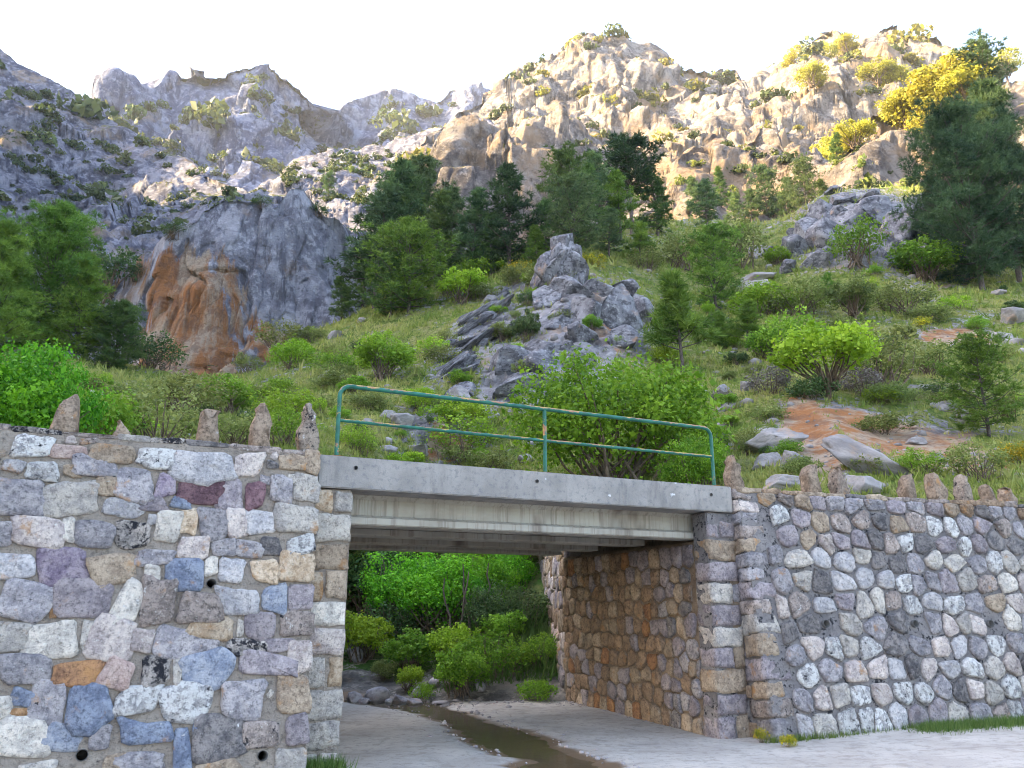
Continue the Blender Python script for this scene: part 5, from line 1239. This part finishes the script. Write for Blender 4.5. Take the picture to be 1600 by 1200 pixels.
BL = [  # x, y, width px, height px, tilt, label
 (525, 522, 30, 20, 0, 'pale grey boulder on the grass shoulder, left of two'), (566, 503, 18, 14, 0, 'small pale boulder on the grass shoulder, right of two'), (515, 582, 58, 24, .25, 'flat grey boulder lying on the slope under the small bush'), (766, 466, 30, 18, .2, 'pale flat rock upslope of the outcrop beds'),
 (1045, 475, 66, 40, 0, 'pale block of rock right of the outcrop behind young pine'), (1170, 445, 70, 26, .1, 'pale flat rock below the mid slope pine'), (1190, 385, 44, 34, 0, 'grey boulder left of the crag'), (1185, 432, 60, 24, .1, 'low pale ledge of rock under the crag'),
 (1090, 612, 40, 22, 0, 'grey boulder right of the big bush, left of three'), (1128, 612, 30, 26, .4, 'dark upright boulder beside the grey thorn bush'), (1165, 612, 26, 20, 0, 'reddish boulder below the grey thorn bush'), (1135, 640, 44, 18, .1, 'flat violet boulder below the three boulders'), (1132, 660, 30, 14, 0, 'small pale stone below the flat violet boulder'),
 (1275, 592, 52, 22, .3, 'pale slab leaning beside the trunk of the lime tree'), (1208, 680, 118, 44, .35, 'long grey slab tilted on the slope above the right pier'), (1200, 712, 52, 34, .1, 'grey block under the left end of the tilted slab'), (1235, 712, 50, 30, -.3, 'grey wedge of rock under the tilted slab'), (1222, 748, 84, 34, 0, 'pale boulder behind the first upright stones'),
 (1362, 712, 150, 62, -.62, 'large brown ribbed boulder sliding off the red soil'), (1352, 748, 62, 52, -.2, 'brown grey boulder behind the lichen covered upright stone'), (1470, 690, 34, 18, -.2, 'small grey stone on the red soil slope'), (1435, 665, 34, 16, 0, 'dark stone at the edge of the red bank'), (1545, 700, 26, 20, 0, 'small pale stone at the right of the red bank'), (1540, 712, 26, 16, 0, 'rusty stone at the lower right of the red bank'),
 (1445, 600, 52, 24, 0, 'flat dark rock right of the lime tree'), (1480, 622, 52, 30, .1, 'grey rock on the brow above the red bank'), (1510, 640, 40, 28, 0, 'grey rock half hidden by the full low pine'), (1395, 612, 40, 14, 0, 'thin dark rock ledge behind the lime tree'), (1580, 492, 50, 30, 0, 'grey boulder at the right edge of the slope'), (1560, 520, 40, 22, 0, 'grey boulder below another at the right edge'), (1585, 530, 34, 20, 0, 'small grey boulder at the right edge beside bare earth'), (1560, 457, 24, 14, 0, 'dark stone under the huge pine'),
 (720, 618, 50, 38, 0, 'rounded blue grey boulder just above the railing'), (605, 640, 30, 20, 0, 'grey boulder above the left half of the railing'), (625, 655, 44, 26, .2, 'pale broken rock behind the upper rail'), (575, 655, 26, 14, 0, 'small pale stone near the left railing post'), (655, 690, 60, 28, .1, 'low grey rock behind the lower rail'), (610, 690, 34, 24, 0, 'white speckled boulder behind the lower rail'), (820, 705, 40, 16, 0, 'flat pale rock left of the middle railing post'), (690, 715, 20, 18, 0, 'small dark stone behind the deck edge'),
 (150, 625, 36, 44, .5, 'blue grey jagged rock between bramble and shrubs at left'), (165, 655, 30, 24, 0, 'blue grey stone below the jagged rock at left'), (480, 668, 30, 26, 0, 'grey rock peeping out by the end pointed stone'), (380, 640, 24, 16, 0, 'blue grey stone under the dark green bush'),
]
for i, (x, y, w_, h_, tl, lb) in enumerate(BL):
    P = hill.pt(x, y + h_ * .3); wd = px2m(w_, y, P.y) * .58; hd = px2m(h_, y, P.y) * .62
    o = link('boulder', BK[i % 6]); o.matrix_world = Matrix.Translation(P + Vector((0, 0, hd * .25))) @ Matrix.Rotation(-tl, 4, 'Y') @ Matrix.Rotation((0, math.pi)[i % 2] + r.normal() * .3, 4, 'Z') @ Matrix.Diagonal((wd, (wd + hd) * .5, hd, 1))
    tag(o, lb, 'boulder', 'boulders on the hillside')

# ------------------------------------------------------------------ under the bridge: stream stones, ivy, saplings
t = NT('river_stone'); rv = t.math('MULTIPLY', t.rnd(), 40.0); c = t.coord()
col = t.mix(t.ramp(t.noise(c, 1.5, 5, .65, rv), .36, .64), (.20, .18, .19), (.42, .38, .37))
col = t.mix(t.math('MULTIPLY', t.ramp(t.noise(c, 1.0, 3, .6, t.math('ADD', rv, 9.0)), .5, .7), .6), col, (.34, .19, .14))
M_RIV = t.bsdf(col, .7, t.bump(t.noise(c, 9, 5, .7), .5, .02), .3)
RVK = [rock_mesh('river_stone', 740 + k_, 9, M_RIV, 3, .05) for k_ in range(4)]
RS = [(556, 1022, 34, 24, 'dark wet boulder at the left edge of the underpass view'), (590, 1016, 44, 34, 'blue grey boulder under the ivy left of the stream'), (552, 1046, 30, 24, 'pale boulder beside the left pier, second from the top'), (545, 1075, 32, 26, 'white washed boulder right beside the left pier'), (592, 1088, 40, 30, 'largest grey boulder at the edge of the stream pool'), (627, 1092, 40, 20, 'flat violet grey boulder in the stream pool'), (553, 1092, 34, 22, 'dark boulder in the pool beside the left pier'), (650, 1078, 24, 20, 'round grey boulder below the ivy by the pool'), (648, 1104, 34, 12, 'reddish flat stone at the water edge'), (698, 1114, 18, 11, 'small reddish stone lying in the stream'), (690, 1100, 40, 9, 'thin reddish stone along the far water edge'), (715, 1096, 20, 8, 'small pale stone on the far bank'), (742, 1097, 18, 8, 'small brown stone on the far bank under grass'), (748, 1072, 20, 26, 'violet grey boulder half hidden in the bushes'), (680, 1068, 26, 18, 'brown boulder between the two bright shrubs'), (570, 1100, 22, 12, 'small wet stone in the pool left of the largest boulder'), (607, 1100, 16, 10, 'small wet stone in the pool right of the largest boulder')]
RS = RS[:1] + RS[4:]
for i, (x, y, w_, h_, lb) in enumerate(RS):
    P = bank.pt(x, y + h_ * .35); P.z = max(P.z, -.08); wd = px2m(w_, y, P.y) * .56; hd = px2m(h_, y, P.y) * .6
    o = link('river_stone', RVK[i % 4], None, P + Vector((0, 0, hd * .3))); o.scale = (wd, wd * .9, hd); o.rotation_euler = (0, 0, r.random() * 6)
    tag(o, lb, 'stone', 'stones along the stream')
for kd, x, y, yt, key, wd, lb in [
 ('ivy', 690, 990, 862, 'vivid', 1.15, 'bright ivy curtain hanging in the middle behind the underpass'), ('ivy', 640, 985, 850, 'vivid', 1.1, 'bright ivy clad bush left of the ivy curtain'), ('ivy', 745, 965, 850, 'vivid', 1.0, 'dark ivy canopy under the beams at right'), ('ivy', 795, 930, 845, 'vivid', .9, 'ivy tuft beside the far wing wall under the beams'), ('ivy', 575, 960, 830, 'dark', 1.1, 'dark tree with hanging twigs behind the left pier'),
 ('dense', 565, 1035, 945, 'lime', 1.1, 'light green sapling beside the left pier'), ('dense', 640, 1050, 985, 'green', 1.3, 'green bush in the centre above the stream stones'), ('dense', 705, 1040, 975, 'lime', 1.1, 'lime bush right of the hanging roots'), ('dense', 640, 1078, 1032, 'lime', 1.0, 'small lime bush by the largest stream boulder'), ('dense', 720, 1085, 1010, 'green', 1.1, 'green bush right of centre above the far bank'), ('loose', 770, 1060, 985, 'green', 1.2, 'feathery green shrub towards the wing wall'), ('dense', 600, 1062, 1030, 'olive', 1.0, 'yellow green herb by the wooden roots at left'), ('low', 660, 1092, 1068, 'green', .9, 'small green clump at the pool edge'), ('loose', 805, 1050, 1000, 'green', 1.1, 'grassy green shrub at the foot of the wing wall'), ('low', 835, 1092, 1062, 'green', 1.0, 'low green clump where track and wing wall meet'), ('dense', 790, 1010, 945, 'green', 1.2, 'green bush on the dark bank below the ivy tuft'), ('loose', 820, 985, 920, 'dark', 1.2, 'dark shrub against the far wing wall'), ('ivy', 770, 1000, 905, 'dark', .9, 'dark thicket filling the hollow right of the ivy curtain'), ('loose', 845, 1045, 985, 'green', 1.0, 'leafy green shrub halfway along the wing wall'), ('dense', 590, 925, 845, 'vivid', 1.0, 'bright leafy crown under the beams at left'),
 ('loose', 600, 1010, 940, 'dark', 1.2, 'dark green thicket left of centre under the ivy')]:
    P, H = on(bank, x, y, yt); plant('bank_shrub', kd, P, H, lb, key, 'shrub', 'shrubs along the stream bank', wd, part=SP)
t = NT('dry_vine'); M_VINE = t.bsdf((.11, .085, .065), .95)
for i, (x, y, yt, lb) in enumerate([(738, 1000, 880, 'bare vine stem hanging on the right of the ivy curtain'), (726, 1005, 890, 'thin pale vine stem beside the ivy curtain'), (750, 985, 880, 'bare root leaning against the dark bank'), (708, 1010, 900, 'twisted vine stem under the ivy curtain'), (600, 980, 870, 'bare hanging stem in the dark left thicket'), (580, 985, 880, 'thin hanging stem left in the dark thicket')]):
    P = bank.pt(x, y) + Vector((0, -.5, 0)); H = px2m(y - yt, y, P.y)
    o = tube('vine_stem', [(r.normal() * .05 + q * (i % 3 - 1) * .25, r.normal() * .04, H * q) for q in np.linspace(-.05, 1, 7)], .03, M_VINE, None, 6, [.035, .03, .028, .024, .022, .018, .012])
    o.location = P; tag(o, lb, 'vine', 'bare stems under the ivy')

# ------------------------------------------------------------------ grass and small rubble
def grass_on(sheet, n, cond, hpx, seed, name, key, width=.12, blades=5):
    r = np.random.default_rng(seed); T, S, I = [], [], []
    rows = r.integers(2, sheet.ny - 1, size=n * 6); cols = r.integers(1, sheet.nx - 1, size=n * 6)
    X = sheet.Xa[rows, cols]; Y = sheet.Ya[rows, cols]; P = sheet.G[rows, cols]; vg = sheet.veg[rows, cols]
    k_ = cond(X, Y) & (r.random(n * 6) < vg) & (X > -60) & (X < 1680); k_ = np.nonzero(k_)[0][:n]
    P = P[k_] + r.normal(size=(len(k_), 3)) * np.array([.12, .12, 0]); Yp = Y[k_]
    ln = np.clip(hpx * P[:, 1] / 1200.0, .12, .7) * np.exp(r.normal(size=len(P)) * .35)
    Tn = np.repeat(P, blades, 0) + r.normal(size=(len(P) * blades, 3)) * np.array([.06, .06, .0]) * (ln.repeat(blades) / .25)[:, None]
    d = r.normal(size=Tn.shape) * .45; d[:, 2] = 1; d /= np.linalg.norm(d, axis=1, keepdims=True); L_ = ln.repeat(blades)[:, None] * r.uniform(.6, 1.2, size=(len(Tn), 1))
    sd_ = np.cross(d, r.normal(size=d.shape)); sd_ /= np.linalg.norm(sd_, axis=1, keepdims=True)
    V = np.stack([Tn - sd_ * L_ * width, Tn + sd_ * L_ * width, Tn + d * L_], 1).reshape(-1, 3)
    tint = np.clip(.5 + .7 * fbm(P / 2.5, 3, seed) + r.normal(size=len(P)) * .2, 0, 1).repeat(blades * 3)
    return tag(link(name, mesh_np(name, V, np.arange(len(V)).reshape(-1, 3), LEAF[key], False, {'tint': tint})), kind='stuff')
LEAF['grass'] = foliage_mat('hill_grass', (.14, .225, .03), (.37, .37, .11), .35, .1)
LEAF['bankgrass'] = foliage_mat('bank_grass', (.06, .13, .02), (.20, .26, .07), .4, .1)
grass_on(hill, 46000, lambda x, y: y < 790, 6.5, 21, 'hillside_grass', 'grass')
grass_on(bank, 5000, lambda x, y: (x > 690) & (x < 870) & (y < 1095) & (y > 980), 16, 22, 'bank_grass', 'bankgrass', .05, 6)
r = np.random.default_rng(66); V, F, m0 = [], [], 0
base = [rock_mesh('rubble', 760 + k_, 8, M_BOUL, 1, .05) for k_ in range(3)]
bv = [np.array([v.co[:] for v in b_.vertices]) for b_ in base]; bf = [np.array([p_.vertices[:] for p_ in b_.polygons]) for b_ in base]
for _ in range(1500):
    x, y = r.uniform(430, 1640), r.uniform(400, 780)
    P = hill.pt(x, y); w_ = px2m(math.exp(r.normal() * .5) * 4.2, y, P.y); k_ = int(r.integers(0, 3))
    if r.random() > .25 + outcrop_mask(x, y) + 2 * soil_mask(x, y): continue
    V.append(bv[k_] * np.array([w_, w_ * r.uniform(.7, 1.2), w_ * r.uniform(.4, .8)]) + np.array(P[:])); F.append(bf[k_] + m0); m0 += len(bv[k_])
tag(link('hillside_rubble', mesh_np('hillside_rubble', np.concatenate(V), np.concatenate(F), M_BOUL, False)), kind='stuff')
V, F, m0 = [], [], 0
for _ in range(900):
    if r.random() < .55:
        k_ = int(r.integers(0, 6)); q = r.random(); cx_ = SC[k_] * (1 - q) + SC[k_ + 1] * q; sg = 1 if r.random() < .5 else -1
        X, Y = cx_[0] + sg * (cx_[2] + abs(r.normal()) * .3), cx_[1] + r.normal() * .1
    elif r.random() < .5: X, Y = r.uniform(-1.6, 1.2), 15.5 + r.normal() * .35
    else:
        q = r.random(); X, Y = 2.85 * (1 - q) + .95 * q - abs(r.normal()) * .12, 11.3 * (1 - q) + 16 * q
    w_ = .012 * math.exp(r.normal() * .6); k_ = int(r.integers(0, 3))
    V.append(bv[k_] * np.array([w_, w_ * r.uniform(.6, 1.1), w_ * .7]) + np.array([X, Y, -.018])); F.append(bf[k_] + m0); m0 += len(bv[k_])
tag(link('stream_gravel', mesh_np('stream_gravel', np.concatenate(V), np.concatenate(F), M_RIV, False)), kind='stuff')
# grass and weeds at the foot of the walls
def tuft_strip(name, pts, n, h, spread, key, seed):
    r = np.random.default_rng(seed); pts = np.array(pts, float); q = r.random(n) * (len(pts) - 1); i = np.minimum(q.astype(int), len(pts) - 2)
    T = pts[i] + (pts[i + 1] - pts[i]) * (q - i)[:, None] + r.normal(size=(n, 3)) * np.array([spread, spread, 0])
    V, F = needles(T, np.tile([0, 0, 1.], (n, 1)), 4, h, .006, r, .45, .3)
    return tag(link(name, mesh_np(name, V, F, LEAF[key], False, {'tint': np.repeat(r.random(n), 12)})), kind='stuff')
fl = lambda a, c_: tuple(fr_r @ Vector((a, .0, c_)))
tuft_strip('verge_grass', [fl(2.2, .25), fl(3.5, .45), fl(5, .6), fl(9.2, .9)], 3800, .16, .16, 'bankgrass', 31)
tuft_strip('wall_foot_grass', [fl(-.1, .02), fl(.9, .06), fl(2.4, .06)], 420, .13, .06, 'bankgrass', 32)
tuft_strip('pier_foot_grass', [tuple(B(-.35, -.25, 0)), tuple(B(.1, -.12, 0)), tuple(B(.4, -.08, 0))], 500, .2, .06, 'bankgrass', 33)
for i, (x, y, yt, lb) in enumerate([(1190, 1158, 1138, 'weed with yellow flowers at the foot of the right wall corner'), (1232, 1166, 1148, 'small yellow flowered weed along the right wall foot')]):
    X, Y = pix_floor(x, y, 0.02); plant('flowering_weed', 'low', Vector((X, Y, .02)), px2m(y - yt, y, Y), lb, 'broom', 'weed', 'weeds at the wall foot', .7, part=SP)

# ------------------------------------------------------------------ haze in the valley
hz = NT('valley_haze'); hz.m.node_tree.nodes.remove(hz.out); hz.out = hz.new('ShaderNodeOutputMaterial')
pv = hz.new('ShaderNodeVolumePrincipled'); pv.inputs['Color'].default_value = (.93, .95, 1, 1); pv.inputs['Density'].default_value = .00014; pv.inputs['Anisotropy'].default_value = .0
hz.t.links.new(pv.outputs[0], hz.out.inputs['Volume'])
haze = link('haze', box_mesh('haze', (-1500, -1500, -3), (1500, 1500, 460), hz.m)); tag(haze, kind='stuff')
